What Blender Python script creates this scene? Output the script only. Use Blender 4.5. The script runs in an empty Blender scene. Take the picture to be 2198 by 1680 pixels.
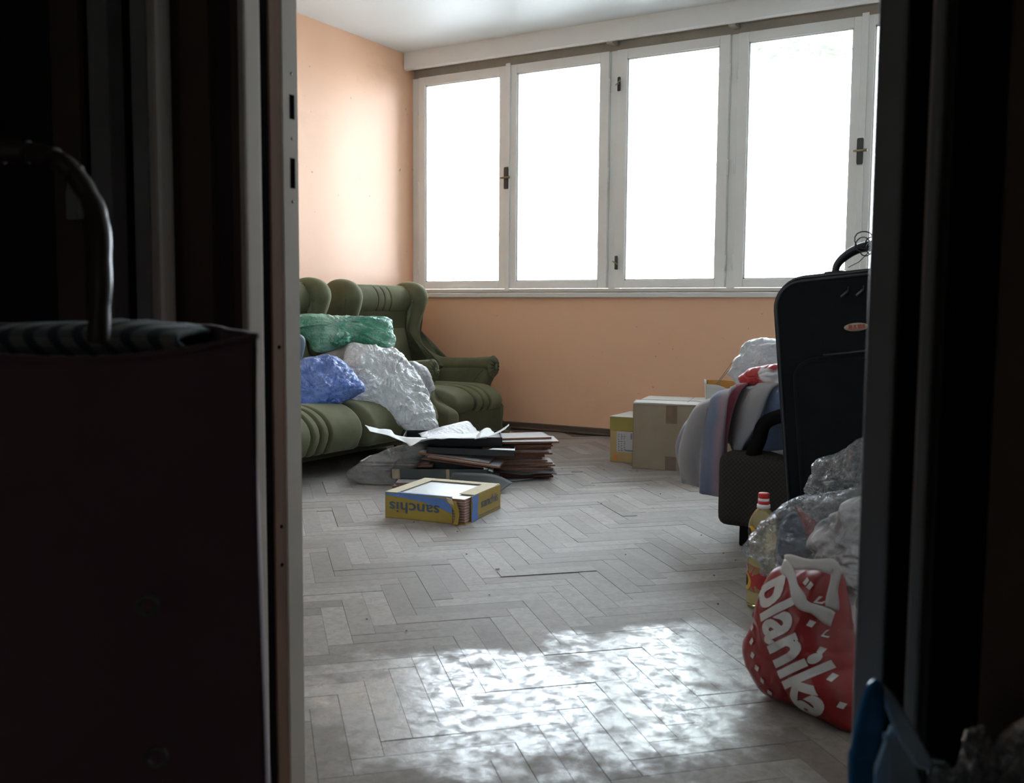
import bpy, bmesh, math, random
from mathutils import Vector, Matrix, noise
from math import sin, cos, pi, radians, sqrt, exp
random.seed(7)
S = bpy.context.scene
COL = S.collection
# ---------------------------------------------------------------- camera
FPX, W, HH = 2087.0, 2198.0, 1680.0
cam_d = bpy.data.cameras.new('camera'); cam = bpy.data.objects.new('camera', cam_d); COL.objects.link(cam)
dn = Vector((-176, 24600, FPX)).normalized(); Zc = -dn
Yc = Vector((1236., -177 + .00715 * 1236, FPX)); Yc -= Zc * Yc.dot(Zc); Yc.normalize()
Xc = Yc.cross(Zc)
# columns: camera right / up / back written in room coordinates
right = Vector((Xc.x, Yc.x, Zc.x)); up = -Vector((Xc.y, Yc.y, Zc.y)); back = -Vector((Xc.z, Yc.z, Zc.z))
cam.matrix_world = Matrix(((right.x, up.x, back.x, 0), (right.y, up.y, back.y, 0), (right.z, up.z, back.z, .795), (0, 0, 0, 1)))
cam_d.sensor_width = 36; cam_d.lens = 36 * FPX / W; cam_d.clip_start = .02; cam_d.clip_end = 200
cam_d.dof.use_dof = True; cam_d.dof.focus_distance = 4.2; cam_d.dof.aperture_fstop = 7.0
S.camera = cam
# ---------------------------------------------------------------- world, light, exposure
SKY = 17.0
wd = bpy.data.worlds.new('overcast'); S.world = wd; wd.use_nodes = True
nt = wd.node_tree; nt.nodes.clear()
wo = nt.nodes.new('ShaderNodeOutputWorld'); bg = nt.nodes.new('ShaderNodeBackground')
tc = nt.nodes.new('ShaderNodeTexCoord'); sp = nt.nodes.new('ShaderNodeSeparateXYZ'); cr = nt.nodes.new('ShaderNodeValToRGB')
nt.links.new(tc.outputs['Generated'], sp.inputs[0]); nt.links.new(sp.outputs['Z'], cr.inputs[0])
cr.color_ramp.elements[0].position = 0; cr.color_ramp.elements[0].color = (.78, .85, .97, 1)
cr.color_ramp.elements[1].position = .9; cr.color_ramp.elements[1].color = (.84, .91, 1.0, 1)
nt.links.new(cr.outputs[0], bg.inputs[0]); bg.inputs[1].default_value = SKY
nt.links.new(bg.outputs[0], wo.inputs[0])
S.view_settings.view_transform = 'Standard'; S.view_settings.look = 'None'
S.cycles.diffuse_bounces = 10; S.cycles.max_bounces = 16; S.cycles.transparent_max_bounces = 16
S.view_settings.exposure = 0.40; S.view_settings.gamma = 1.0; S.view_settings.use_curve_mapping = False
pd = bpy.data.lights.new('window_portal', 'AREA'); pd.shape = 'RECTANGLE'; pd.size = 3.8; pd.size_y = 1.5
pd.cycles.is_portal = True
po = bpy.data.objects.new('window_portal', pd); COL.objects.link(po)
po.location = (-2.3, 5.80, 1.67); po.rotation_euler = (radians(-90), 0, 0)

# ---------------------------------------------------------------- helpers
OUT = {"green":[[-3.766,3.905,0.718],[-3.705,3.984,0.744],[-3.596,4.087,0.747],[-3.462,4.202,0.738],[-3.342,4.305,0.731],[-3.307,4.305,0.695],[-3.261,4.266,0.607],[-3.265,4.229,0.57],[-3.341,4.172,0.585],[-3.44,4.096,0.6],[-3.457,4.058,0.575],[-3.529,3.971,0.554],[-3.569,3.95,0.571],[-3.631,3.957,0.639],[-3.669,3.944,0.664],[-3.738,3.874,0.656]],"knot":[[-3.466,3.967,0.61],[-3.453,3.978,0.652],[-3.415,4.009,0.667],[-3.387,4.033,0.657],[-3.381,4.037,0.618],[-3.406,4.017,0.593],[-3.447,3.982,0.585]],"white":[[-3.374,3.998,0.594],[-3.355,4.051,0.603],[-3.273,4.127,0.573],[-3.222,4.203,0.567],[-3.148,4.208,0.511],[-3.052,4.182,0.424],[-2.959,4.149,0.337],[-2.888,4.1,0.259],[-2.808,4.027,0.164],[-2.835,3.963,0.157],[-2.883,3.91,0.171],[-2.988,3.876,0.238],[-3.092,3.822,0.295],[-3.146,3.749,0.305],[-3.215,3.782,0.374],[-3.286,3.855,0.462],[-3.342,3.933,0.541]],"blue":[[-3.372,3.491,0.477],[-3.326,3.573,0.521],[-3.301,3.619,0.547],[-3.242,3.682,0.556],[-3.185,3.72,0.54],[-3.105,3.738,0.48],[-3.064,3.734,0.435],[-3.026,3.733,0.396],[-3.06,3.675,0.366],[-3.106,3.591,0.32],[-3.15,3.507,0.273],[-3.167,3.46,0.239],[-3.187,3.418,0.213],[-3.237,3.346,0.184]],"beige":[[-3.551,3.958,0.526],[-3.513,3.989,0.553],[-3.446,4.045,0.581],[-3.414,4.072,0.591],[-3.399,4.084,0.495],[-3.415,4.071,0.415],[-3.475,4.02,0.445]],"folder":[[-3.565,3.696,0.698],[-3.504,3.746,0.67],[-3.465,3.779,0.622],[-3.495,3.754,0.483],[-3.568,3.693,0.387]],"grey":[[-3.222,4.298,0.466],[-3.208,4.31,0.5],[-3.179,4.334,0.502],[-3.129,4.375,0.471],[-3.11,4.391,0.427],[-3.098,4.401,0.373],[-3.116,4.386,0.337],[-3.139,4.367,0.311],[-3.179,4.334,0.343],[-3.214,4.305,0.402]],"greytail":[[-3.092,4.336,0.354],[-3.067,4.357,0.377],[-3.061,4.362,0.354],[-3.077,4.349,0.336],[-3.086,4.341,0.295],[-3.092,4.336,0.326]],"planika":[[-0.528,1.975,0.266],[-0.503,1.964,0.279],[-0.456,1.944,0.283],[-0.405,1.923,0.289],[-0.389,1.916,0.225],[-0.376,1.91,0.178],[-0.354,1.901,0.115],[-0.326,1.889,0.061],[-0.324,1.888,-0.007],[-0.4,1.92,-0.001],[-0.482,1.955,0.001],[-0.537,1.978,0.006],[-0.56,1.988,0.035],[-0.582,1.998,0.07],[-0.59,2.001,0.098],[-0.577,1.995,0.127],[-0.555,1.986,0.204]],"bagback":[[-0.451,2.063,0.276],[-0.397,2.04,0.279],[-0.388,2.037,0.203],[-0.374,2.031,0.148],[-0.359,2.024,0.007],[-0.396,2.04,0.072],[-0.425,2.052,0.153],[-0.443,2.06,0.208]],"clearlow":[[-0.639,2.192,0.243],[-0.621,2.184,0.296],[-0.568,2.161,0.358],[-0.5,2.133,0.396],[-0.436,2.106,0.417],[-0.36,2.074,0.43],[-0.355,2.071,0.287],[-0.409,2.094,0.26],[-0.517,2.14,0.237],[-0.561,2.159,0.234],[-0.586,2.169,0.196],[-0.601,2.176,0.214]],"clearup":[[-0.57,2.43,0.346],[-0.562,2.426,0.403],[-0.53,2.413,0.442],[-0.489,2.395,0.464],[-0.415,2.364,0.48],[-0.396,2.356,0.163],[-0.394,2.355,0.034],[-0.483,2.393,-0.005],[-0.529,2.412,0.071],[-0.566,2.428,0.238]],"whitelow":[[-0.454,2.073,0.361],[-0.416,2.057,0.39],[-0.357,2.032,0.41],[-0.349,2.029,0.221],[-0.379,2.042,0.23],[-0.386,2.044,0.191],[-0.418,2.058,0.19],[-0.435,2.065,0.228],[-0.46,2.076,0.277],[-0.465,2.078,0.321]],"redcard":[[-0.532,2.126,0.373],[-0.462,2.097,0.336],[-0.466,2.098,0.266],[-0.482,2.105,0.273]],"darkin":[[-0.55,2.174,0.344],[-0.526,2.164,0.338],[-0.496,2.151,0.266],[-0.546,2.172,0.238],[-0.57,2.182,0.254],[-0.56,2.178,0.31]],"chairwhite":[[-1.176,3.656,0.548],[-1.153,3.648,0.575],[-1.134,3.642,0.62],[-1.105,3.633,0.671],[-1.067,3.621,0.69],[-1.018,3.606,0.695],[-0.942,3.582,0.663],[-0.937,3.58,0.517],[-1.11,3.635,0.506],[-1.155,3.649,0.53]],"chairred":[[-1.075,3.444,0.55],[-1.051,3.436,0.572],[-0.996,3.419,0.598],[-0.888,3.385,0.607],[-0.885,3.384,0.525],[-1.012,3.424,0.516],[-1.045,3.434,0.518]],"film":[[-2.862,3.378,0.048],[-2.833,3.432,0.086],[-2.795,3.487,0.119],[-2.739,3.553,0.15],[-2.678,3.614,0.169],[-2.603,3.657,0.157],[-2.604,3.585,0.075],[-2.611,3.515,-0.001],[-2.632,3.474,-0.031],[-2.709,3.427,-0.023],[-2.809,3.385,0.012]],"clearfront":[[-0.083,0.847,0.078],[-0.099,0.877,0.362],[-0.099,0.88,0.4],[-0.093,0.881,0.408],[-0.08,0.88,0.41],[-0.074,0.882,0.429],[-0.071,0.883,0.443],[-0.057,0.883,0.449],[-0.051,0.881,0.436],[-0.041,0.882,0.452],[-0.015,0.882,0.47],[-0.005,0.875,0.401],[0.009,0.846,0.123]],"handleA":[[-0.501,1.933,0.29],[-0.483,1.926,0.281],[-0.47,1.92,0.253],[-0.453,1.913,0.229],[-0.426,1.901,0.223],[-0.391,1.887,0.212]],"handleB":[[-0.495,1.93,0.299],[-0.464,1.917,0.304],[-0.419,1.898,0.312],[-0.39,1.886,0.31],[-0.393,1.887,0.268],[-0.394,1.888,0.231]],"blanket":[[[-1.248,3.4,0.394],[-1.19,3.31,0.436],[-1.15,3.28,0.464],[-1.108,3.28,0.485],[-1.057,3.25,0.508],[-1.042,3.28,0.518],[-1.043,3.35,0.521],[-1.029,3.38,0.523],[-0.976,3.33,0.529],[-0.929,3.28,0.531],[-0.906,3.31,0.525],[-0.827,3.28,0.527]],[[-1.285,3.37,0.294],[-1.228,3.28,0.298],[-1.178,3.25,0.297],[-1.118,3.25,0.294],[-1.067,3.22,0.318],[-1.066,3.25,0.347],[-1.077,3.32,0.396],[-1.077,3.35,0.418],[-1.021,3.3,0.418],[-0.97,3.25,0.418],[-0.918,3.28,0.419],[-0.816,3.25,0.436]],[[-1.272,3.4,0.183],[-1.22,3.31,0.178],[-1.181,3.28,0.169],[-1.129,3.28,0.151],[-1.068,3.25,0.149],[-1.07,3.28,0.187],[-1.097,3.35,0.258],[-1.102,3.38,0.321],[-1.058,3.33,0.31],[-1.025,3.28,0.309],[-1.004,3.31,0.297],[-0.821,3.28,0.341]]],"trolley_handle":[[-0.993,0.565,0.881],[-0.981,0.576,0.921],[-0.96,0.59,0.945],[-0.928,0.61,0.949],[-0.888,0.621,0.936],[-0.866,0.63,0.909],[-0.845,0.628,0.876],[-0.832,0.619,0.821],[-0.831,0.613,0.759]],"bluerim":[[-0.141,0.77,-0.004],[-0.15,0.804,0.393],[-0.15,0.808,0.431],[-0.146,0.814,0.466],[-0.141,0.819,0.487],[-0.138,0.832,0.49],[-0.132,0.858,0.475],[-0.119,0.885,0.442],[-0.097,0.916,0.388],[-0.082,0.934,0.354],[-0.042,0.921,-0.016]],"bluein":[[-0.122,0.792,-0.014],[-0.137,0.823,0.388],[-0.136,0.826,0.419],[-0.132,0.832,0.45],[-0.134,0.839,0.471],[-0.139,0.843,0.481],[-0.134,0.855,0.466],[-0.126,0.88,0.429],[-0.112,0.897,0.396],[-0.1,0.923,0.354],[-0.06,0.91,-0.016]],"scoop":[[-0.126,0.826,0.0],[-0.14,0.854,0.373],[-0.138,0.858,0.397],[-0.132,0.87,0.423],[-0.134,0.87,0.431],[-0.13,0.877,0.422],[-0.129,0.879,0.435],[-0.116,0.895,0.405],[-0.102,0.91,0.359],[-0.063,0.898,-0.007]],"papers":[[[[-2.856,3.506,0.255],[-2.805,3.534,0.24],[-2.753,3.564,0.234],[-2.696,3.538,0.215],[-2.578,3.549,0.212],[-2.469,3.613,0.211]],[[-2.782,3.454,0.235],[-2.745,3.475,0.225],[-2.694,3.481,0.217],[-2.607,3.483,0.194],[-2.549,3.447,0.188],[-2.51,3.473,0.217]]],[[[-2.67,3.669,0.212],[-2.602,3.77,0.239],[-2.563,3.911,0.253],[-2.564,3.967,0.231]],[[-2.569,3.555,0.214],[-2.506,3.649,0.211],[-2.451,3.74,0.211],[-2.449,3.857,0.203]]],[[[-2.609,3.647,0.21],[-2.583,3.78,0.226],[-2.562,3.909,0.221],[-2.493,3.947,0.201]],[[-2.521,3.524,0.215],[-2.44,3.572,0.215],[-2.378,3.667,0.21],[-2.341,3.746,0.206]]],[[[-2.413,3.761,0.203],[-2.414,3.822,0.231],[-2.416,3.879,0.234],[-2.418,3.934,0.208]],[[-2.363,3.675,0.205],[-2.341,3.688,0.212],[-2.341,3.747,0.21],[-2.336,3.808,0.216]]],[[[-2.377,3.784,0.207],[-2.366,3.849,0.216],[-2.355,3.915,0.232],[-2.359,3.973,0.246]],[[-2.346,3.743,0.21],[-2.334,3.809,0.216],[-2.324,3.875,0.232],[-2.331,3.931,0.248]]]]}

def link(o, parent=None):
    COL.objects.link(o)
    if parent: o.parent = parent
    return o
def tag(o, label=None, cat=None, group=None, kind=None):
    if label: o['label'] = label
    if cat: o['category'] = cat
    if group: o['group'] = group
    if kind: o['kind'] = kind
    return o
def empty(name, loc=(0, 0, 0), rz=0, label=None, cat=None, group=None, kind=None):
    o = bpy.data.objects.new(name, None); o.empty_display_size = .05
    link(o); o.location = loc; o.rotation_euler = (0, 0, rz)
    return tag(o, label, cat, group, kind)
def mesh_obj(name, bm, m, parent=None, smooth=True, normals=True):
    me = bpy.data.meshes.new(name)
    if normals: bmesh.ops.recalc_face_normals(bm, faces=bm.faces)
    bm.to_mesh(me); bm.free()
    if smooth:
        for p in me.polygons: p.use_smooth = True
    for mm in (m if isinstance(m, (list, tuple)) else [m]): me.materials.append(mm)
    return link(bpy.data.objects.new(name, me), parent)
def bx(bm, x0, x1, y0, y1, z0, z1, bev=0, mat=None, seg=1, mi=0):
    M = Matrix.Translation(((x0 + x1) / 2, (y0 + y1) / 2, (z0 + z1) / 2)) @ Matrix.Diagonal((abs(x1 - x0), abs(y1 - y0), abs(z1 - z0), 1))
    if mat is not None: M = mat @ M
    g = bmesh.ops.create_cube(bm, size=1, matrix=M)
    fs = set()
    for v in g['verts']:
        for f in v.link_faces: fs.add(f)
    for f in fs: f.material_index = mi
    if bev:
        es = {e for v in g['verts'] for e in v.link_edges}
        bmesh.ops.bevel(bm, geom=list(es), offset=bev, segments=seg, affect='EDGES', profile=.6)
def box(name, dims, m, parent=None, bev=.002, seg=1, mat=None, smooth=False):
    bm = bmesh.new(); bx(bm, *dims, bev=bev, seg=seg, mat=mat)
    return mesh_obj(name, bm, m, parent, smooth)
def grid(bm, rows, closed=False, mi=0):
    vs = [[bm.verts.new(p) for p in r] for r in rows]
    n = len(rows[0])
    for i in range(len(rows) - 1):
        for j in range(n if closed else n - 1):
            k = (j + 1) % n
            try:
                f = bm.faces.new((vs[i][j], vs[i][k], vs[i + 1][k], vs[i + 1][j])); f.material_index = mi
            except ValueError: pass
    return vs
def cap(bm, ring):
    c = bm.verts.new(sum((v.co for v in ring), Vector()) / len(ring))
    for i in range(len(ring)):
        try: bm.faces.new((ring[i], ring[(i + 1) % len(ring)], c))
        except ValueError: pass
def loft(bm, rows, caps=True):
    vs = grid(bm, rows, closed=True)
    if caps: cap(bm, vs[0]); cap(bm, vs[-1])
    return vs
def cr_spline(pts, n, closed=False):
    P = [Vector(p) for p in pts]; N = len(P); out = []
    segs = N if closed else N - 1
    for i in range(segs):
        if closed: a, b, c, d = P[i - 1], P[i], P[(i + 1) % N], P[(i + 2) % N]
        else: a, b, c, d = P[max(i - 1, 0)], P[i], P[i + 1], P[min(i + 2, N - 1)]
        for k in range(n):
            t = k / n
            out.append(.5 * ((2 * b) + (c - a) * t + (2 * a - 5 * b + 4 * c - d) * t * t + (3 * b - a - 3 * c + d) * t ** 3))
    if not closed: out.append(P[-1])
    return out
def resample(P, n, closed=True):
    Q = P + [P[0]] if closed else P
    L = [0]
    for a, b in zip(Q, Q[1:]): L.append(L[-1] + (b - a).length)
    out = []; j = 0
    for k in range(n):
        s = L[-1] * k / (n if closed else n - 1)
        while j < len(L) - 2 and L[j + 1] < s: j += 1
        t = (s - L[j]) / max(L[j + 1] - L[j], 1e-9); out.append(Q[j].lerp(Q[j + 1], min(t, 1)))
    return out
def tube(bm, pts, r, n=8, caps=True, flat=1.0):
    P = [Vector(p) for p in pts]; rows = []; up_ = None
    for i, p in enumerate(P):
        t = (P[min(i + 1, len(P) - 1)] - P[max(i - 1, 0)]).normalized()
        if up_ is None: up_ = Vector((0, 0, 1)) if abs(t.z) < .9 else Vector((1, 0, 0))
        a = t.cross(up_).normalized(); up_ = a.cross(t).normalized(); rr = r(i / (len(P) - 1)) if callable(r) else r
        rows.append([p + a * cos(2 * pi * k / n) * rr + up_ * sin(2 * pi * k / n) * rr * flat for k in range(n)])
    loft(bm, rows, caps)
def slab(bm, prof, y0, y1, r, axis='y', steps=4, flare=None):
    """profile [(x,z)] extruded y0..y1 with rounded rims"""
    P = [Vector((a, b)) for a, b in prof]; n = len(P)
    area = sum(P[i].x * P[(i + 1) % n].y - P[(i + 1) % n].x * P[i].y for i in range(n))
    sg = 1 if area > 0 else -1
    N = []
    for i in range(n):
        t = (P[(i + 1) % n] - P[i - 1]).normalized(); N.append(Vector((t.y, -t.x)) * sg)
    rows = []
    def ring(y, ins): return [(P[i].x - N[i].x * ins, y + (flare(P[i]) if flare else 0), P[i].y - N[i].y * ins) for i in range(n)]
    for k in range(steps + 1):
        a = pi / 2 * k / steps; rows.append(ring(y0 + r * (1 - sin(a)), r * (1 - cos(a))))
    rows = rows[::-1]
    rows2 = []
    for k in range(steps + 1):
        a = pi / 2 * k / steps; rows2.append(ring(y0 + r * (1 - sin(a)), r * (1 - cos(a))))
    A = [ring(y0 + r * (1 - sin(pi / 2 * k / steps)), r * (1 - cos(pi / 2 * k / steps))) for k in range(steps, -1, -1)]
    A = [ring(y0 + r * (1 - cos(pi / 2 * k / steps)), r * (1 - sin(pi / 2 * k / steps))) for k in range(steps + 1)]
    B = [ring(y1 - r * (1 - cos(pi / 2 * k / steps)), r * (1 - sin(pi / 2 * k / steps))) for k in range(steps, -1, -1)]
    loft(bm, [[Vector(p) for p in rr] for rr in A + B])
def lathe(bm, prof, n=24, c=(0, 0, 0), sx=1, sy=1):
    rows = [[Vector((c[0] + r * cos(2 * pi * k / n) * sx, c[1] + r * sin(2 * pi * k / n) * sy, c[2] + z)) for k in range(n)] for r, z in prof]
    loft(bm, rows)
def crease(p, f, seed):
    """sharp-edged facets of crumpled film, about -1..1"""
    q = p * f + Vector((seed * 3.1, seed * 1.7, seed * .9))
    w = Vector((noise.noise(q * .6), noise.noise(q * .6 + Vector((7, 1, 3))), noise.noise(q * .6 + Vector((2, 8, 5))))) * .9
    q = q + w
    d, c_ = noise.voronoi(q)
    e = d[1] - d[0]                      # plates divided by sharp valleys
    tiltv = Vector((sin(c_[0].x * 12.9), sin(c_[0].y * 7.3), sin(c_[0].z * 5.1)))
    a = abs(noise.noise(q * 1.3 + Vector((9, 4, 2))))
    return (min(e, .4) * .7 - .14) + .95 * tiltv.dot(q - c_[0]) * min(1, e * 5) + (.35 - a * 2.2) * .45
def pillow(name, outline, n, thick, m, parent=None, amp=.02, freq=9, seed=1, rings=16, N=120, res=1.5, back_=.6, stretch=None, zmin=None, roundness=.5, bend=None, fine=.5, smooth_outline=True, pleat=None):
    n = Vector(n).normalized(); rings = int(rings * res); N = int(N * res)
    P = [Vector(p) for p in outline]
    P = resample(cr_spline(P, 5, True) if smooth_outline else P, N)
    c = sum(P, Vector()) / N
    size = max((p - c).length for p in P)
    bm = bmesh.new(); rows = []
    ts = [1 - (k / rings) ** 1.25 for k in range(rings)]     # front: centre .. rim
    ts = sorted(set(ts))
    def surf(t, p, side):
        q = c + (p - c) * t
        h = thick * (1 - t ** 2.4) ** roundness * (1 if side > 0 else -back_)
        s = Vector(q) * 1.0
        if stretch: s = Vector(q) - Vector(stretch) * (Vector(q).dot(Vector(stretch)) * .86)
        d = crease(s, freq, seed + side) * amp + crease(s, freq * 3.3, seed + 5 + side) * amp * fine
        if pleat:
            a_, f_, am = pleat; w_ = noise.noise(Vector(q) * 4.5 + Vector((seed, 0, side))) * 3.2; x_ = Vector(q).dot(Vector(a_)) * f_ + w_
            tri = abs((x_ % 1) - .5) * 2; tr2 = abs(((x_ * 2.37 + 2 * w_) % 1) - .5) * 2
            d += am * ((tri ** .7 - .5) * (.45 + 1.3 * noise.noise(Vector(q) * 6)) + .45 * (tr2 - .5))
        edge = 1 - .55 * t ** 6
        q = q + n * (h + d * edge * (1 if side > 0 else -1)) + (p - c).normalized() * d * .35 * t
        if bend: q = bend(q)
        if zmin is not None and q.z < zmin: q.z = zmin + (q.z - zmin) * .02
        return q
    for t in ts: rows.append([surf(t, p, 1) for p in P])
    back_rows = [[surf(t, p, -1) for p in P] for t in reversed(ts[:-1])]
    vs = grid(bm, rows + back_rows, closed=True)
    cap(bm, vs[0]); cap(bm, vs[-1])
    return mesh_obj(name, bm, m, parent)
def sheet(name, rows, m, parent=None, sub=6, thick=.0008, amp=0, freq=10, seed=1, uv=False, fold=None):
    R = [cr_spline(r, sub) for r in rows]
    n = len(R[0]); cols = [cr_spline([r[j] for r in R], sub) for j in range(n)] if len(R) > 2 else [[R[0][j].lerp(R[1][j], k / sub) for k in range(sub + 1)] for j in range(n)]
    G = [[cols[j][i] for j in range(n)] for i in range(len(cols[0]))]
    if fold: G = [[p + fold(j / (n - 1), i / (len(G) - 1)) for j, p in enumerate(r)] for i, r in enumerate(G)]
    if amp: G = [[p + Vector((.3, .5, .8)) * crease(p, freq, seed) * amp for p in r] for r in G]
    bm = bmesh.new(); vs = grid(bm, G)
    if uv:
        L = bm.loops.layers.uv.new('UVMap'); ix = {v: (j / (n - 1), i / (len(G) - 1)) for i, r in enumerate(vs) for j, v in enumerate(r)}
        for f in bm.faces:
            for l in f.loops: l[L].uv = ix[l.vert]
    o = mesh_obj(name, bm, m, parent)
    md = o.modifiers.new('thickness', 'SOLIDIFY'); md.thickness = thick; md.offset = 0
    return o
def text_mesh(txt, size, bold=0.0, shear=0.0, align='CENTER', sx=1.0, res=3):
    cu = bpy.data.curves.new('lettering', 'FONT'); cu.body = txt; cu.size = size; cu.offset = bold; cu.shear = shear
    cu.align_x = align; cu.align_y = 'CENTER'; cu.extrude = 0; cu.resolution_u = res
    o = bpy.data.objects.new('lettering', cu); COL.objects.link(o)
    dg = bpy.context.evaluated_depsgraph_get(); me = bpy.data.meshes.new_from_object(o.evaluated_get(dg))
    bpy.data.objects.remove(o)
    if sx != 1:
        for v in me.vertices: v.co.x *= sx
    return me
def print_on(name, me, f, m, parent, cuts=0):
    """lettering mesh laid on a surface by f(x, y) -> point"""
    bm = bmesh.new(); bm.from_mesh(me)
    if cuts: 
        bmesh.ops.triangulate(bm, faces=bm.faces)
        bmesh.ops.subdivide_edges(bm, edges=bm.edges, cuts=cuts, use_grid_fill=True)
    for v in bm.verts: v.co = f(v.co.x, v.co.y)
    return mesh_obj(name, bm, m, parent, smooth=False, normals=False)

# ---------------------------------------------------------------- materials
def nodes(name):
    m = bpy.data.materials.new(name); m.use_nodes = True
    t = m.node_tree; b = t.nodes['Principled BSDF']
    return m, t, b
def coords(t, scale=(1, 1, 1), obj=False):
    g = t.nodes.new('ShaderNodeTexCoord'); mp = t.nodes.new('ShaderNodeMapping'); mp.inputs['Scale'].default_value = scale
    t.links.new(g.outputs['Object'], mp.inputs[0]); return mp.outputs[0]
def nz(t, vec, scale, detail=4, rough=.55, dist=0):
    n = t.nodes.new('ShaderNodeTexNoise'); n.inputs['Scale'].default_value = scale; n.inputs['Detail'].default_value = detail
    n.inputs['Roughness'].default_value = rough; n.inputs['Distortion'].default_value = dist
    t.links.new(vec, n.inputs['Vector']); return n.outputs[0]
def ramp(t, fac, stops):
    r = t.nodes.new('ShaderNodeValToRGB'); e = r.color_ramp.elements
    while len(e) < len(stops): e.new(.5)
    for k, (p, c) in enumerate(stops):
        e[k].position = p; e[k].color = (c if len(c) == 4 else (*c, 1)) if not isinstance(c, (int, float)) else (c, c, c, 1)
    t.links.new(fac, r.inputs[0]); return r.outputs[0]
def mixc(t, fac, a, b, mode='MIX'):
    n = t.nodes.new('ShaderNodeMix'); n.data_type = 'RGBA'; n.blend_type = mode
    if isinstance(fac, (int, float)): n.inputs[0].default_value = fac
    else: t.links.new(fac, n.inputs[0])
    for i, c in ((6, a), (7, b)):
        if isinstance(c, (tuple, list)): n.inputs[i].default_value = (*c[:3], 1)
        else: t.links.new(c, n.inputs[i])
    return n.outputs[2]
def bump(t, b, h, strength=.3, dist=.01):
    n = t.nodes.new('ShaderNodeBump'); n.inputs['Strength'].default_value = strength; n.inputs['Distance'].default_value = dist
    t.links.new(h, n.inputs['Height'])
    if b is not None: t.links.new(n.outputs[0], b.inputs['Normal'])
    return n.outputs[0]
def M(name, c, rough=.5, c2=None, scale=6, bs=0, bscale=80, metal=0, spec=.5, sheen=0, stretch=(1, 1, 1), coat=0, detail=5):
    m, t, b = nodes(name)
    b.inputs['Roughness'].default_value = rough; b.inputs['Metallic'].default_value = metal
    b.inputs['Specular IOR Level'].default_value = spec; b.inputs['Sheen Weight'].default_value = sheen; b.inputs['Coat Weight'].default_value = coat
    v = coords(t, stretch)
    c2 = c2 or tuple(x * .8 for x in c)
    t.links.new(ramp(t, nz(t, v, scale, detail), [(.3, c2), (.7, c)]), b.inputs['Base Color'])
    if bs: bump(t, b, nz(t, v, bscale, 3), bs, .003)
    return m
def velvet(name, c, c2):
    m, t, b = nodes(name); v = coords(t)
    b.inputs['Roughness'].default_value = .85; b.inputs['Specular IOR Level'].default_value = .15
    b.inputs['Sheen Weight'].default_value = .42; b.inputs['Sheen Roughness'].default_value = .35; b.inputs['Sheen Tint'].default_value = (.75, .8, .55, 1)
    t.links.new(ramp(t, nz(t, v, 5, 5, .6), [(.35, c2), (.65, c)]), b.inputs['Base Color'])
    w = t.nodes.new('ShaderNodeTexWave'); w.bands_direction = 'Y'; w.inputs['Scale'].default_value = 110; w.inputs['Distortion'].default_value = .6; t.links.new(v, w.inputs['Vector'])
    bump(t, b, w.outputs['Fac'], .12, .002)
    return m
def film(name, c, clear=.5, trans=.35, rough=.22, bs=.6, bscale=28, white=None, gl=.05):
    """thin plastic: diffuse + light coming through + clear share + gloss with creases"""
    m = bpy.data.materials.new(name); m.use_nodes = True; t = m.node_tree; t.nodes.clear()
    out = t.nodes.new('ShaderNodeOutputMaterial'); v = coords(t)
    h = nz(t, v, bscale, 5, .6, .8)
    r = ramp(t, h, [(.30, 0.), (.47, .9), (.5, 1.), (.53, .9), (.72, 0.)])
    bn = t.nodes.new('ShaderNodeBump'); bn.inputs['Strength'].default_value = bs; bn.inputs['Distance'].default_value = .01; t.links.new(r, bn.inputs['Height'])
    d = t.nodes.new('ShaderNodeBsdfDiffuse'); tr = t.nodes.new('ShaderNodeBsdfTranslucent'); g = t.nodes.new('ShaderNodeBsdfGlossy'); tp = t.nodes.new('ShaderNodeBsdfTransparent')
    tp.inputs[0].default_value = (*[min(1, .55 + x * .5) for x in c], 1)
    cc = ramp(t, nz(t, v, 7, 3), [(.35, tuple(x * .82 for x in c)), (.65, white or c)])
    for s in (d, tr): t.links.new(cc, s.inputs[0])
    g.inputs['Roughness'].default_value = rough
    for s in (d, tr, g): t.links.new(bn.outputs[0], s.inputs['Normal'])
    def mx(f, a, b):
        n = t.nodes.new('ShaderNodeMixShader')
        if isinstance(f, (int, float)): n.inputs[0].default_value = f
        else: t.links.new(f, n.inputs[0])
        t.links.new(a, n.inputs[1]); t.links.new(b, n.inputs[2]); return n.outputs[0]
    body = mx(trans, d.outputs[0], tr.outputs[0]); body = mx(clear, body, tp.outputs[0])
    lw = t.nodes.new('ShaderNodeLayerWeight'); lw.inputs[0].default_value = .25; t.links.new(bn.outputs[0], lw.inputs['Normal'])
    fr = t.nodes.new('ShaderNodeMath'); fr.operation = 'MULTIPLY_ADD'; t.links.new(lw.outputs['Fresnel'], fr.inputs[0]); fr.inputs[1].default_value = .7; fr.inputs[2].default_value = gl; fr.use_clamp = True
    t.links.new(mx(fr.outputs[0], body, g.outputs[0]), out.inputs[0])
    return m
def emboss_wall(name, c, c2, dirt):
    m, t, b = nodes(name); v = coords(t)
    base = ramp(t, nz(t, v, 2.2, 6, .6), [(.3, c2), (.7, c)])
    spots = ramp(t, nz(t, v, 34, 2, .5), [(.74, 0.), (.80, .8)])
    sm = ramp(t, nz(t, v, 1.3, 7, .7, .6), [(.60, 0.), (.78, .22)])
    col = mixc(t, sm, base, dirt); col = mixc(t, spots, col, dirt)
    t.links.new(col, b.inputs['Base Color']); b.inputs['Roughness'].default_value = .5; b.inputs['Specular IOR Level'].default_value = .6
    bump(t, b, nz(t, v, 150, 3), .15, .003)
    return m

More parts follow.
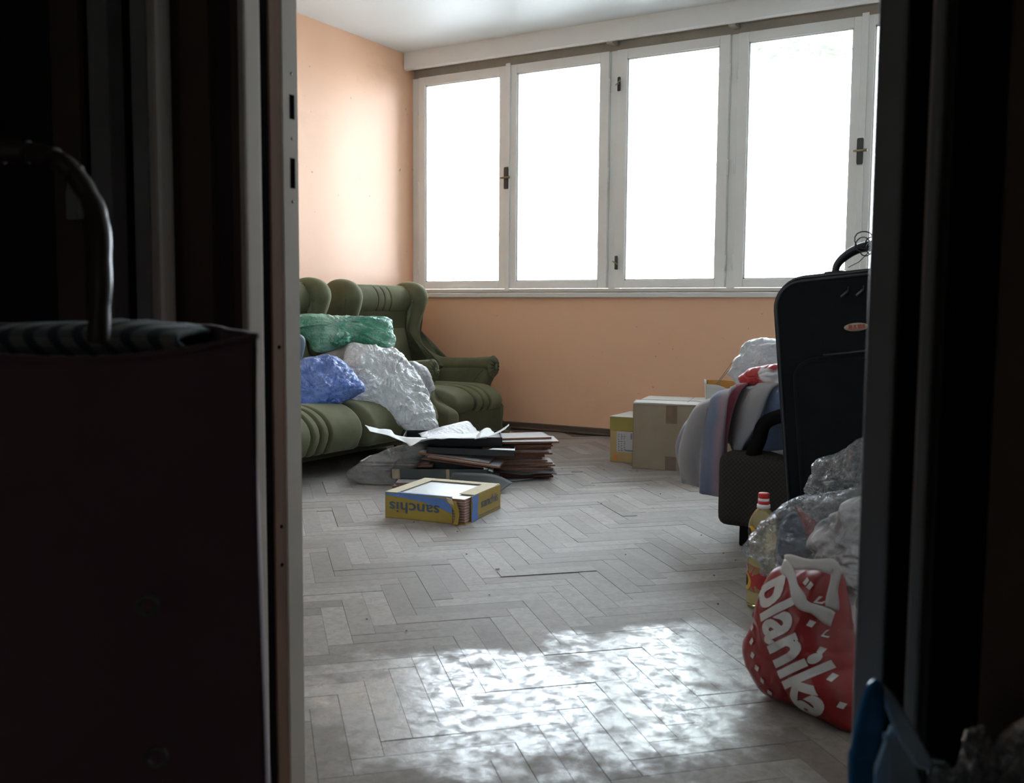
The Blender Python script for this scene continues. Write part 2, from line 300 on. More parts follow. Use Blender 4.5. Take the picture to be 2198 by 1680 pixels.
m_wall = emboss_wall('orange_plaster', (.93, .56, .36), (.91, .53, .335), (.40, .22, .15))
m_ceil = emboss_wall('ceiling_paint', (.75, .79, .78), (.72, .76, .75), (.55, .52, .5))
m_white = M('white_window_paint', (.86, .85, .82), .4, (.80, .79, .76), 3, .08, 60)
m_sillw = M('sill_paint', (.80, .79, .78), .35, (.74, .73, .71), 3)
m_recess = M('recess_shade_grey', (.50, .46, .39), .8, (.38, .35, .29), 5, .2, 60)  # shade of the recess above the windows put into a grey-brown colour
m_base = M('baseboard_wood', (.15, .10, .075), .6, (.09, .06, .045), 8, stretch=(1, 8, 8))
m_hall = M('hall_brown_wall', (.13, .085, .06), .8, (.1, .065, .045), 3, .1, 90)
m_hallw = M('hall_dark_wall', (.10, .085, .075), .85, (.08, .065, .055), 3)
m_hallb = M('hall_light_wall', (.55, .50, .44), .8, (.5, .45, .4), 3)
m_jamb = M('jamb_grey_paint', (.74, .66, .58), .4, (.64, .57, .5), 4, .06, 70)
m_jambd = M('jamb_dark_paint', (.36, .355, .35), .45, (.29, .285, .28), 4, .06, 70)
m_raw = M('bare_brown_wood', (.26, .15, .10), .65, (.19, .105, .072), 6, .1, 60, stretch=(6, 6, .6))
m_black = M('black_groove', (.012, .011, .011), .9, spec=0)
m_mar = M('dark_maroon_board', (.06, .035, .032), .7)
m_steel = M('dark_steel', (.16, .15, .14), .35, metal=.8)
m_brass = M('worn_brass', (.38, .32, .2), .35, (.2, .16, .1), 30, metal=.8)
m_plate = M('dark_handle_plate', (.07, .07, .065), .4, metal=.5)
m_green = velvet('olive_velvet', (.165, .165, .098), (.115, .116, .068))
m_green_d = velvet('olive_velvet_shaded', (.105, .107, .064), (.075, .078, .046))  # darker copy of the velvet, shade put into recessed back and base
m_button = M('velvet_button', (.13, .14, .07), .8)

def pane_mat():
    m = bpy.data.materials.new('window_glass'); m.use_nodes = True; t = m.node_tree; t.nodes.clear()
    o = t.nodes.new('ShaderNodeOutputMaterial'); a = t.nodes.new('ShaderNodeBsdfTransparent'); g = t.nodes.new('ShaderNodeBsdfGlossy')
    g.inputs['Roughness'].default_value = .02; a.inputs[0].default_value = (.95, .97, .965, 1)
    x = t.nodes.new('ShaderNodeMixShader'); lw = t.nodes.new('ShaderNodeFresnel'); lw.inputs[0].default_value = 1.45
    t.links.new(lw.outputs[0], x.inputs[0]); t.links.new(a.outputs[0], x.inputs[1]); t.links.new(g.outputs[0], x.inputs[2]); t.links.new(x.outputs[0], o.inputs[0])
    return m
m_glass = pane_mat()

def floor_mat(name, island):
    m, t, b = nodes(name)
    ge = t.nodes.new('ShaderNodeNewGeometry'); oi = t.nodes.new('ShaderNodeObjectInfo')
    rnd = ge.outputs['Random Per Island'] if island else oi.outputs['Random']
    pos = ge.outputs['Position']
    base = ramp(t, rnd, [(0, (.19, .155, .13)), (.35, (.24, .20, .17)), (.7, (.29, .25, .22)), (1, (.34, .30, .265))])
    # grain
    off = t.nodes.new('ShaderNodeVectorMath'); off.operation = 'MULTIPLY_ADD'
    cb = t.nodes.new('ShaderNodeCombineXYZ')
    for i in range(3): t.links.new(rnd, cb.inputs[i])
    cb2 = t.nodes.new('ShaderNodeVectorMath'); cb2.operation = 'SCALE'; cb2.inputs['Scale'].default_value = 37; t.links.new(cb.outputs[0], cb2.inputs[0])
    ad = t.nodes.new('ShaderNodeVectorMath'); t.links.new(pos, ad.inputs[0]); t.links.new(cb2.outputs[0], ad.inputs[1])
    grain = nz(t, ad.outputs[0], 45, 6, .65, .6)
    col = mixc(t, ramp(t, grain, [(.35, .45), (.6, 0.)]), base, (.10, .085, .075))
    # pale dust film, thicker towards the window
    dust = nz(t, pos, 3.0, 8, .68, .3)
    sx = t.nodes.new('ShaderNodeSeparateXYZ'); t.links.new(pos, sx.inputs[0])
    mr = t.nodes.new('ShaderNodeMapRange'); mr.inputs[1].default_value = 1.7; mr.inputs[2].default_value = 3.1; mr.inputs[3].default_value = 0; mr.inputs[4].default_value = .48
    t.links.new(sx.outputs['Y'], mr.inputs[0])
    dm = t.nodes.new('ShaderNodeMath'); dm.operation = 'MULTIPLY'; t.links.new(ramp(t, dust, [(.3, .35), (.65, 1.)]), dm.inputs[0]); t.links.new(mr.outputs[0], dm.inputs[1])
    col = mixc(t, dm.outputs[0], col, (.42, .41, .41))
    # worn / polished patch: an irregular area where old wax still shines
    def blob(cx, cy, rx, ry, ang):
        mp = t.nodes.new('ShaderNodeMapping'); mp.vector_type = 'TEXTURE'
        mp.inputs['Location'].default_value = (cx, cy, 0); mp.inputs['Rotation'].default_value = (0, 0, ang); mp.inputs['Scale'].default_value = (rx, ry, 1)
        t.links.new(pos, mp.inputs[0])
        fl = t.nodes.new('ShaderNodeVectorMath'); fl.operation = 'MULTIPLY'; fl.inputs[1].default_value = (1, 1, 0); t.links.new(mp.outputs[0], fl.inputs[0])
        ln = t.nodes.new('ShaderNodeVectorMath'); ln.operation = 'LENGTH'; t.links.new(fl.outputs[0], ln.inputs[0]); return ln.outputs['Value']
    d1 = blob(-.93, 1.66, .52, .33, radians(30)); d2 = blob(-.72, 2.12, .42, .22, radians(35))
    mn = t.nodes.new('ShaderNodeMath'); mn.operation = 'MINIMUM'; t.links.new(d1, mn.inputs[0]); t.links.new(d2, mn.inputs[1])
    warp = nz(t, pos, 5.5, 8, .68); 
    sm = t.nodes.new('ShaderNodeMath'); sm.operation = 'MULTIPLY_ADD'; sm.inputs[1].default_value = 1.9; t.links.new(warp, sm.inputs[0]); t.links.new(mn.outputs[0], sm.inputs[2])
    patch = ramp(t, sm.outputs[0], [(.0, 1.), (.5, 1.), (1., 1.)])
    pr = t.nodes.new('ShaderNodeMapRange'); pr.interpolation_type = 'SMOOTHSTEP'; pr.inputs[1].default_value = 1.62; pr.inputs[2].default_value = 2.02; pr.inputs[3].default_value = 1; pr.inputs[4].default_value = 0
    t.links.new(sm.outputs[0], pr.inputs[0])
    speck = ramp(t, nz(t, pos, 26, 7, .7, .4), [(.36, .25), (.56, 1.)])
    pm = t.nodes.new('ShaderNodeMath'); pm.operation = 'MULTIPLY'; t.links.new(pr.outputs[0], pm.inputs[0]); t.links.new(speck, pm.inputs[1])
    col = mixc(t, ramp(t, pm.outputs[0], [(0, 0.), (1, .30)]), col, (.55, .56, .57))  # patch colour paled as well, window reflection painted into the base
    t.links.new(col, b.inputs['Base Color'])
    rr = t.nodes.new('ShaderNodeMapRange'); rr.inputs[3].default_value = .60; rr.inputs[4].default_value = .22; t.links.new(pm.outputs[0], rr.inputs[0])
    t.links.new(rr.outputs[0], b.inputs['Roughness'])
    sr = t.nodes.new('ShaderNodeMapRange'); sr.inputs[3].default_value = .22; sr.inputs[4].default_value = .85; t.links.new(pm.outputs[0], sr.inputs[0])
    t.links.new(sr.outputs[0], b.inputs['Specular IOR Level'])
    bump(t, b, grain, .25, .002)
    return m
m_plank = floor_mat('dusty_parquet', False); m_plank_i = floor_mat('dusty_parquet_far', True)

# ---------------------------------------------------------------- room shell
XL, YW, YF, HC = -4.187, 5.58, 5.70, 2.562
XR, YD = .50, 1.13
def struct(name, dims, m, bev=0):
    o = box(name, dims, m, bev=bev); o['kind'] = 'structure'; return o
floor = struct('floor', (XL - .1, XR + .1, -1.6, 5.9, -.12, -.004), M('parquet_joint', (.12, .10, .085), .9))
struct('ceiling', (XL - .1, XR + .1, 1.03, 5.95, HC, HC + .1), m_ceil)
struct('wall_left', (XL - .12, XL, 1.03, 5.95, -.02, HC), m_wall)
struct('wall_right', (XR, XR + .1, 1.03, 5.95, -.02, HC), m_ceil)
struct('wall_window', (XL, XR, YW, YF + .16, -.02, .872), m_wall)
bm = bmesh.new()
bx(bm, -.36, XR, YW, YF + .16, .872, HC); bx(bm, XL, XR, YF + .03, YF + .16, 2.47, HC)
o = mesh_obj('wall_window', bm, m_wall, smooth=False); o['kind'] = 'structure'
# pelmet above the windows, sill below
def prism(bm, prof, x0, x1):
    a = [bm.verts.new((x0, y, z)) for y, z in prof]; b_ = [bm.verts.new((x1, y, z)) for y, z in prof]
    bm.faces.new(a); bm.faces.new(b_[::-1])
    for i in range(len(a)): bm.faces.new((a[i], b_[i], b_[(i + 1) % len(a)], a[(i + 1) % len(a)]))
bm = bmesh.new(); prism(bm, [(YW, HC), (YW, 2.452), (YW + .012, 2.444), (YW + .03, 2.444), (YW + .03, HC)], XL + .005, -.2)
o = mesh_obj('trim_1', bm, m_white, smooth=False); tag(o, kind='structure')
bm = bmesh.new(); bx(bm, XL + .002, -.2, YW + .03, YF + .03, 2.462, 2.48); bx(bm, XL + .002, -.36, YF + .006, YF + .08, 2.404, 2.462)
for x in (-2.627, -1.852): bx(bm, x - .02, x + .02, YW + .03, YF, 2.435, 2.462)
o = mesh_obj('trim_2', bm, m_recess, smooth=False); tag(o, kind='structure')
bm = bmesh.new(); bx(bm, XL + .002, -.2, YW - .03, YF, .872, .90, .004, seg=2)
o = mesh_obj('trim_3', bm, m_sillw, smooth=False); tag(o, 'white painted window sill with a thin rounded nose', kind='structure')
box('sill_joint', (XL + .01, -.3, YF - .022, YF - .002, .901, .912), m_recess, o, bev=0)  # grey strip where the frame meets the sill
# fixed outer frame with posts
bm = bmesh.new()
bx(bm, XL, -.36, YF - .01, YF + .08, .90, .93, .003); bx(bm, XL, -.36, YF + .02, YF + .08, 2.39, 2.404, .003)
bx(bm, XL, -4.121, YF - .01, YF + .08, .93, 2.405, .003)
for a, b_ in ((-2.650, -2.603), (-1.875, -1.829), (-.41, -.36)): bx(bm, a, b_, YF - .012, YF + .08, .93, 2.405, .003)
o = mesh_obj('trim_4', bm, m_white, smooth=False); tag(o, kind='structure')
# casements: (x0, x1, pane x0, pane x1)
Z0, Z1, PZ0, PZ1 = .932, 2.402, .980, 2.345
SASH = [(-4.119, -3.386, -4.065, -3.452), (-3.384, -2.652, -3.321, -2.713), (-2.601, -1.877, -2.529, -1.939), (-1.827, -1.120, -1.766, -1.180), (-1.118, -.412, -1.068, -.47)]
def lever(parent, x, z, ang=0, plate=True, s=1):
    if plate: 
        bm = bmesh.new(); prof = [(x + sx_ * .017 * s, z + dz) for sx_, dz in ((-1, -.062 * s), (-.8, -.072 * s), (.8, -.072 * s), (1, -.062 * s), (1, .062 * s), (.8, .072 * s), (-.8, .072 * s), (-1, .062 * s))]
        slab(bm, prof, YF - .055, YF - .048, .002)
        h = mesh_obj('handle_plate', bm, m_plate, parent, smooth=False)
    bm = bmesh.new(); d = Vector((cos(ang), 0, sin(ang)))
    c = Vector((x, YF - .075, z))
    tube(bm, [c + Vector((0, .025, 0)), c], .007 * s, 8)
    tube(bm, [c - d * .030 * s, c - d * .01 * s, c + d * .02 * s, c + d * .042 * s], lambda u: (.005 + .0035 * u) * s, 8)
    mesh_obj('lever', bm, m_brass, parent)
for i, (a, b_, p0, p1) in enumerate(SASH):
    r = empty(f'window_{i+1}', (0, 0, 0), kind='structure')
    r['label'] = ['white wooden casement nearest the left wall', 'casement with the first window handle at its left edge', 'middle casement with two small stay hooks on its left stile', 'large casement with pale green leaves above', 'casement mostly hidden by the right door frame'][i]
    y0, y1 = YF - .035, YF + .02
    for nm, d in (('stile', (a, p0, y0, y1, Z0, Z1)), ('stile', (p1, b_, y0, y1, Z0, Z1)), ('rail', (p0, p1, y0, y1, Z0, PZ0)), ('rail', (p0, p1, y0, y1, PZ1, Z1))):
        box(nm, d, m_white, r, bev=.004, seg=2)
    bm = bmesh.new()
    for d in ((p0, p0 + .008, y0 + .012, y0 + .02, PZ0, PZ1), (p1 - .008, p1, y0 + .012, y0 + .02, PZ0, PZ1), (p0, p1, y0 + .012, y0 + .02, PZ0, PZ0 + .008), (p0, p1, y0 + .012, y0 + .02, PZ1 - .008, PZ1)): bx(bm, *d)
    mesh_obj('glazing_bead', bm, m_white, r, smooth=False)
    box('pane', (p0, p1, YF - .004, YF - .001, PZ0, PZ1), m_glass, r, bev=0)
    bm = bmesh.new()                       # outer second frame of the box window
    for d in ((a, p0 + .004, YF + .09, YF + .13, Z0, Z1), (p1 - .004, b_, YF + .09, YF + .13, Z0, Z1), (p0, p1, YF + .09, YF + .13, Z0, PZ0 - .01), (p0, p1, YF + .09, YF + .13, PZ1 + .01, Z1)): bx(bm, *d, bev=.003)
    mesh_obj('outer_frame', bm, m_white, r, smooth=False)
    hx = {0: (a - .002,), 1: (b_ + .003,), 2: (b_ + .003,), 3: (a - .003,), 4: (b_ + .003,)}[i]
    for x in hx:
        for z in (1.08, 1.64, 2.19):
            bm = bmesh.new(); tube(bm, [(x, YF - .032, z - .045), (x, YF - .032, z + .045)], .006, 8)
            mesh_obj('hinge', bm, m_white, r)
    if i == 1: box('cover_strip', (-3.399, -3.366, YF - .048, YF - .036, Z0 - .015, Z1 + .012), m_white, r, bev=.004, seg=2); lever(r, -3.388, 1.665, 0)
    if i == 4: box('cover_strip', (-1.137, -1.100, YF - .048, YF - .036, Z0 - .015, Z1 + .012), m_white, r, bev=.004, seg=2); lever(r, -1.122, 1.672, 0)
    if i == 2:
        lever(r, -2.575, 2.19, radians(40), True, .6); lever(r, -2.575, 1.09, radians(-30), True, .6)
# baseboard along the window wall and left wall
bm = bmesh.new(); bx(bm, XL, XR, YW - .018, YW, 0, .045, .004); bx(bm, XL, XR, YW - .032, YW - .018, 0, .014, .004)
o = mesh_obj('baseboard_window', bm, m_base, smooth=False); tag(o, kind='structure')
bm = bmesh.new(); bx(bm, XL, XL + .018, 1.2, YW - .03, 0, .045, .004)
o = mesh_obj('baseboard_left', bm, m_base, smooth=False); tag(o, kind='structure')

# ---------------------------------------------------------------- herringbone parquet
PLn, PW = .30, .06
pm_ = bmesh.new(); bx(pm_, -PLn / 2 + .0002, PLn / 2 - .0002, -PW / 2 + .0002, PW / 2 - .0002, -.014, 0, .0005)
planks = []
r2 = sqrt(.5)
for k in range(-90, 140):
    for mm in range(-14, 14):
        for hv in (0, 1):
            if hv == 0: u, v, rot = k * PW + mm * PLn + PLn / 2, k * PW - mm * PLn + PW / 2, 0
            else: u, v, rot = k * PW + PLn + mm * PLn + PW / 2, (k + 1) * PW - PLn - mm * PLn + PLn / 2, pi / 2
            # (1,1)/sqrt2 -> +Y, (1,-1)/sqrt2 -> +X
            x = (u - v) * r2 + .02; y = (u + v) * r2 + .012
            if XL + .08 < x < XR - .1 and 1.02 < y < YW - .08: planks.append((x, y, rot - pi / 4 + 0))
rp = random.Random(3)
def seen(x, y):
    if y < 1.2: return False
    rt = x / y
    return -.93 < rt < -.16 and not (x < -2.9) and not (y < 2.6 and rt > -.27)
info = []
for x, y, a in planks:
    q = rp.random(); 
    lift = (rp.random() - .5) * .0012; tx = (rp.random() - .5) * .006; ty = (rp.random() - .5) * .004
    if q < .03: lift += .0015; tx *= 2
    if q > .985: lift -= .002
    info.append((x, y, a, lift, tx, ty))
vis = sorted([i for i in info if seen(i[0], i[1])], key=lambda i: i[0] ** 2 + i[1] ** 2)
near = set(vis[:298]); rest = [i for i in info if i not in near]
pmesh = bpy.data.meshes.new('plank'); bm2 = pm_.copy(); bm2.to_mesh(pmesh); bm2.free(); pmesh.materials.append(m_plank)
for (x, y, a, l, tx, ty) in sorted(near, key=lambda i: i[0] ** 2 + i[1] ** 2):
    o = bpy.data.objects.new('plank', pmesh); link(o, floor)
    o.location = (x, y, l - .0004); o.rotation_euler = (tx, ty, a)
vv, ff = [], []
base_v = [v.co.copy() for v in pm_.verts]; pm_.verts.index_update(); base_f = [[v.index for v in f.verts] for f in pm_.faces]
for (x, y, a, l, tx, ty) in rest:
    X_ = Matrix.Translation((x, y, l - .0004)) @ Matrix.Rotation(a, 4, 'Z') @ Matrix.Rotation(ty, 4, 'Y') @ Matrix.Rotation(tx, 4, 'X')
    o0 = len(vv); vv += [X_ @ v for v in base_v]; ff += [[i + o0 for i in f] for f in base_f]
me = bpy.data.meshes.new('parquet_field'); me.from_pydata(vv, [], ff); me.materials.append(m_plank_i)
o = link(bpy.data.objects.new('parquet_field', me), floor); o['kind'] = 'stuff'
bm = bmesh.new(); bx(bm, -1.9, XR, -1.55, 1.10, -.014, -.001); mesh_obj('hall_boards', bm, m_base, floor, smooth=False)
o = mesh_obj('grit', (lambda b: ([bx(b, (x := rp.uniform(-2.4, -.7)) - .002, x + rp.uniform(.001, .003), (y := rp.uniform(1.7, 5.0)), y + rp.uniform(.002, .006), .0008, .003) for _ in range(26)], b)[1])(bmesh.new()), m_base, floor, smooth=False); o['kind'] = 'stuff'

# ---------------------------------------------------------------- doorway and hallway
JX, RX = -1.05, -.192
# wall between hall and room
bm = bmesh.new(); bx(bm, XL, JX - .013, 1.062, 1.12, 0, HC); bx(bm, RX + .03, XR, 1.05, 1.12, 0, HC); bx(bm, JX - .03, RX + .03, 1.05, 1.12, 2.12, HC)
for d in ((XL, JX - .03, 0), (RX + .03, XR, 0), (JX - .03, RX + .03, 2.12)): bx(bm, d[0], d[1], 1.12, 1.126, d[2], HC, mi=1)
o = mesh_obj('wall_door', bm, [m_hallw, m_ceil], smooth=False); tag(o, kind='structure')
dr = empty('door_1', (0, 0, 0), kind='structure'); dr['label'] = 'open doorway frame with bare brown and grey painted jamb strips'
# left jamb, from the hall side to the room side
box('casing', (JX - .014, JX + .001, 1.024, 1.058, 0, 2.15), m_jamb, dr, bev=.006, seg=3)
box('groove', (JX - .03, JX - .004, 1.056, 1.077, 0, 2.12), m_black, dr, bev=0)
o = box('bare_strip', (JX - .03, JX, 1.074, 1.099, 0, 2.12), m_raw, dr, bev=.0015); o['label'] = 'unpainted brown wooden strip'
st = box('strike_strip', (JX - .03, JX + .001, 1.099, 1.134, 0, 2.12), m_jamb, dr, bev=.002); st['label'] = 'grey painted jamb strip with latch slots'
for z0, z1, w in ((1.078, 1.114, .010), (.975, 1.020, .010)):
    box('latch_slot', (JX - .02, JX + .0016, 1.1145, 1.1145 + w, z0, z1), m_black, st, bev=0)
bm = bmesh.new()
for z in (1.145, 1.049, .955): tube(bm, [(JX, 1.119, z), (JX + .002, 1.119, z)], .0022, 8)
mesh_obj('screw', bm, m_steel, st)
bm = bmesh.new()
for z in (.735, .46, .40, 1.3): tube(bm, [(JX - .002, 1.087, z), (JX + .001, 1.087, z)], .003, 8)
mesh_obj('nail_hole', bm, m_black, dr)
# right jamb and casing seen from the hall
box('casing', (RX, RX + .028, 1.03, 1.13, 0, 2.15), m_jambd, dr, bev=.004, seg=2)
box('groove', (RX + .028, RX + .054, 1.045, 1.13, 0, 2.15), m_black, dr, bev=0)
box('casing', (RX + .052, RX + .065, 1.012, 1.05, 0, 2.17), m_jambd, dr, bev=.006, seg=3)
box('head_jamb', (JX - .03, RX + .06, 1.03, 1.134, 2.10, 2.15), m_jamb, dr, bev=.004)
# black strip and brown wall right of the doorway
box('trim_5', (-.12, -.075, 1.035, 1.05, 0, 2.2), m_black, bev=0)['kind'] = 'structure'
box('wall_hall_near', (-.073, XR, 1.02, 1.05, 0, HC), m_hall, bev=.002)['kind'] = 'structure'
# boards and second door left of the doorway (px strips measured on the plane Y = 1)
def strip(name, xa, xb, y, m, z1=2.2, kind='structure', parent=None, bev=.003):
    o = box(name, (xa * y, xb * y, y, y + .03, 0, z1), m, parent, bev=bev, seg=2)
    if not parent: o['kind'] = kind
    return o
strip('trim_6', -1.052, -1.034, 1.035, m_hall)
strip('trim_7', -1.095, -1.045, 1.045, m_mar)
strip('trim_8', -1.196, -1.095, 1.03, m_hall)
strip('trim_9', -1.206, -1.196, 1.045, m_black)
strip('trim_10', -1.227, -1.206, .98, m_jamb, bev=.006)
d2 = empty('door_2', (0, 0, 0), kind='structure'); d2['label'] = 'dark second door at the left edge with a panel and lock plate'
strip('casing', -1.262, -1.227, 1.0, m_jambd, parent=d2)
strip('groove', -1.32, -1.262, 1.02, m_black, parent=d2)
strip('casing', -1.362, -1.315, .99, m_jambd, parent=d2)
strip('groove', -1.385, -1.362, 1.01, m_black, parent=d2)
strip('stile', -1.456, -1.385, 1.0, m_hall, parent=d2)
strip('door_panel', -1.85, -1.456, 1.01, M('green_black_panel', (.018, .024, .022), .35), parent=d2)
bm = bmesh.new(); slab(bm, [(-1.392, .93), (-1.36, .93), (-1.357, .955), (-1.357, .99), (-1.366, 1.0), (-1.385, .995), (-1.392, .97)], .975, .985, .002)
mesh_obj('lock_plate', bm, m_jambd, d2, smooth=False)
# rest of the hall behind the camera
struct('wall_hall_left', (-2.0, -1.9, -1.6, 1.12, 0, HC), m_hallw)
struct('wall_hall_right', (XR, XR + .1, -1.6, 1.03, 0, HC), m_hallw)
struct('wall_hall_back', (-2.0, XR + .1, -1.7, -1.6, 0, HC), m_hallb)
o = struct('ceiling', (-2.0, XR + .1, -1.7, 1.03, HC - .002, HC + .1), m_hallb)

# ---------------------------------------------------------------- armchair and sofa
def rosette(bm, c, ry, rz, ang=0):
    """pleated fabric rosette facing +x with a stretched button"""
    N = 72; rows = []
    for t in [k / 10 for k in range(11)]:
        row = []
        for k in range(N):
            a = 2 * pi * k / N
            pl = .5 + .5 * cos(a * 14)
            h = .018 * sqrt(max(0, 1 - t ** 2)) + .013 * pl * sin(pi * min(1, t * 1.05)) - .006 * (1 - t) ** 2
            row.append(Vector((c[0] + h, c[1] + cos(a) * ry * t, c[2] + sin(a) * rz * t)))
        rows.append(row)
    grid(bm, rows, closed=True)
def seat_lofted(bm, prof, y0, y1, grooves, depth=.022, ny=150, round_=.06, cx_=None):
    P = [Vector((p[0], p[1])) for p in resample([Vector((a, b, 0)) for a, b in [(q.x, q.y) for q in cr_spline([(a, b, 0) for a, b in prof], 6, True)]], 72)]
    c = Vector((.62, .25)); rows = []
    for j in range(ny + 1):
        s = j / ny; y = y0 + (y1 - y0) * (.5 - .5 * cos(pi * s)) if False else y0 + (y1 - y0) * s
        e = min(y - y0, y1 - y) / round_
        k = 1 - .16 * (1 - min(1, e)) ** 2.2
        row = []
        for p in P:
            d = p - c; q = k
            g = sum(exp(-((y - yi) / .008) ** 2) for yi in grooves)
            front = max(0, min(1, (p.x - .45) / .25))
            q *= 1 - depth * g * (.35 + .65 * front) / max(.12, d.length) * 1.6
            # soft dents
            q *= 1 + .012 * noise.noise(Vector((p.x * 4, y * 6, p.y * 4)))
            row.append(Vector((c.x + d.x * q, y, c.y + d.y * q)))
        rows.append(row)
    loft(bm, rows)
def wing_armchair_parts(root, y0, y1, inner, base, D=1.0, grooves=None, backs=None, leg=True, seats=None, sofa=False):
    ya, yb = y0, y1; E = 0 if sofa else .07
    def ex(L): return [(a + (E if a > .6 else 0),) + tuple(q) for a, *q in L]
    # back body
    bm = bmesh.new(); slab(bm, [(a, b) for a, b in [(p.x, p.y) for p in cr_spline([(0, base, 0), (.0, .55, 0), (.02, .90, 0), (.10, .93, 0), (.20, .9, 0), (.20, .5, 0), (.24, .3, 0), (.24, base, 0)], 4, True)]], ya + .03, yb - .03, .03)
    mesh_obj('back_body', bm, m_green_d, root)
    for side, yc in ((-1, ya), (1, yb)):
        w0, w1 = (yc, yc + .128) if side < 0 else (yc - .128, yc)
        prof = [(p.x, p.y) for p in cr_spline([(.0, .40, 0), (.0, .70, 0), (.03, .90, 0), (.10, .965, 0), (.21, .968, 0), (.285, .93, 0), (.312, .865, 0), (.292, .79, 0), (.255, .71, 0), (.245, .63, 0), (.285, .555, 0), (.38, .50, 0), (.50, .465, 0), (.52, .40, 0), (.30, .33, 0), (.10, .33, 0)], 4, True)]
        bm = bmesh.new(); slab(bm, prof, w0, w1, .06, flare=lambda p: side * .035 * max(0, p.y - .5)); mesh_obj('wing', bm, m_green, root)
        # arm
        F = .07 if (side < 0 and not sofa) else -.04
        prof = [(p.x, p.y) for p in cr_spline(ex([(.05, base, 0), (.05, .38, 0), (.25, .415, 0), (.5, .425, 0), (.74, .445, 0), (.80, .42, 0), (.80, .36, 0), (.785 + F * .3, .31, 0), (.81 + F * .6, .26, 0), (.86 + F, .225, 0), (.90 + F, .205, 0), (.915 + F, .17, 0), (.905 + F, .06, 0), (.90 + F, base, 0)]), 4, True)]
        bm = bmesh.new(); slab(bm, prof, w0 + .012, w1 - .012, .035); arm = mesh_obj('armrest', bm, m_green, root)
        yr = (w0 + w1) / 2
        bm = bmesh.new(); tube(bm, [(x, yr, z) for x, z in ex(((.25, .44), (.4, .432), (.55, .43), (.68, .437), (.775, .445), (.80, .445), (.812, .445)))], lambda t: .046 + .008 * t, 20)
        mesh_obj('arm_roll', bm, m_green, arm)
        bm = bmesh.new(); rosette(bm, (.812 + E, yr, .432), .056, .070); mesh_obj('pleated_rosette', bm, m_green, arm)
        bm = bmesh.new(); lathe(bm, [(.001, -.008), (.012, -.006), (.016, 0), (.012, .006), (.001, .009)], 16)
        for v in bm.verts: v.co = Vector((.836 + E + v.co.z, yr + v.co.x * .8, .43 + v.co.y * 1.5))
        mesh_obj('button', bm, m_button, arm)
    for (a, b_, gr) in (backs or []):
        bm = bmesh.new()
        prof = [(p.x, p.y) for p in cr_spline([(.12, .30, 0), (.14, .55, 0), (.12, .80, 0), (.16, .79, 0), (.215, .62, 0), (.26, .45, 0), (.32, .31, 0)], 4, True)]
        slab(bm, prof, a + .01, b_ - .01, .03); mesh_obj('back_cushion', bm, m_green, root)
        bm = bmesh.new(); rows = []
        for j in range(161):
            y = a - .01 + (b_ - a + .02) * j / 160; g = sum(exp(-((y - yi) / .005) ** 2) for yi in gr); e = min(y - a + .01, b_ + .01 - y)
            k = (1 - .055 * g) * (1 - .15 * max(0, 1 - e / .04) ** 2)
            rows.append([Vector((.135 + .10 * k * cos(2 * pi * i / 40), y, .845 + .100 * k * sin(2 * pi * i / 40))) for i in range(40)])
        loft(bm, rows); mesh_obj('headrest_roll', bm, m_green, root)
    for (a, b_, gr) in (seats or []):
        e = D - 1.0
        if sofa: prof = [(.2, .13), (.2, .31), (.45, .345), (.7 + e, .345), (.86 + e, .335), (.96 + e, .29), (1.0 + e, .22), (.97 + e, .145), (.90 + e, .115), (.5, .12)]
        else: prof = [(.2, .17), (.2, .30), (.45, .325), (.7, .33), (.87, .325), (.97, .29), (1.01, .235), (.985, .185), (.90, .165), (.5, .16)]
        bm = bmesh.new(); seat_lofted(bm, prof, a, b_, gr); mesh_obj('seat_cushion', bm, m_green, root)
    bm = bmesh.new()
    if not sofa: bx(bm, .1, .975, ya + .10, yb - .09, base, .20, .02, seg=3)
    else: bx(bm, .1, .95, ya + .06, yb - .06, .06, .16, .02, seg=3)
    mesh_obj('base_frame', bm, m_green_d, root)
a_ = empty('wing_armchair', (-4.12, 5.0, 0), radians(-5), 'olive green velvet wing armchair standing in the corner under the windows', 'armchair')
wing_armchair_parts(a_, -.36, .36, None, .012, 1.0, seats=[(-.268, .268, (-.045, .035, .1))], backs=[(-.255, .255, (-.06, .0, .06))])
s_ = empty('sofa', (-4.12, 3.33, 0), 0, 'long olive green velvet wing sofa along the left wall, heaped with plastic bags', 'sofa')
wing_armchair_parts(s_, -1.07, 1.07, None, .07, 1.16, sofa=True, seats=[(-.965, -.335, (-.7, -.64, -.58)), (-.333, .333, (-.06, .0, .06)), (.335, .965, (.64, .69, .74))],
    backs=[(-.955, -.335, (-.7, -.66, -.62)), (-.333, .333, (-.04, 0, .04)), (.335, .955, (.60, .64, .68))])
for x, y in ((.15, -1.0), (.15, 1.0), (.85, -1.0), (.85, 1.0)):
    box('leg', (x - .03, x + .03, y - .03, y + .03, 0.0, .08), m_black, s_, bev=.004)

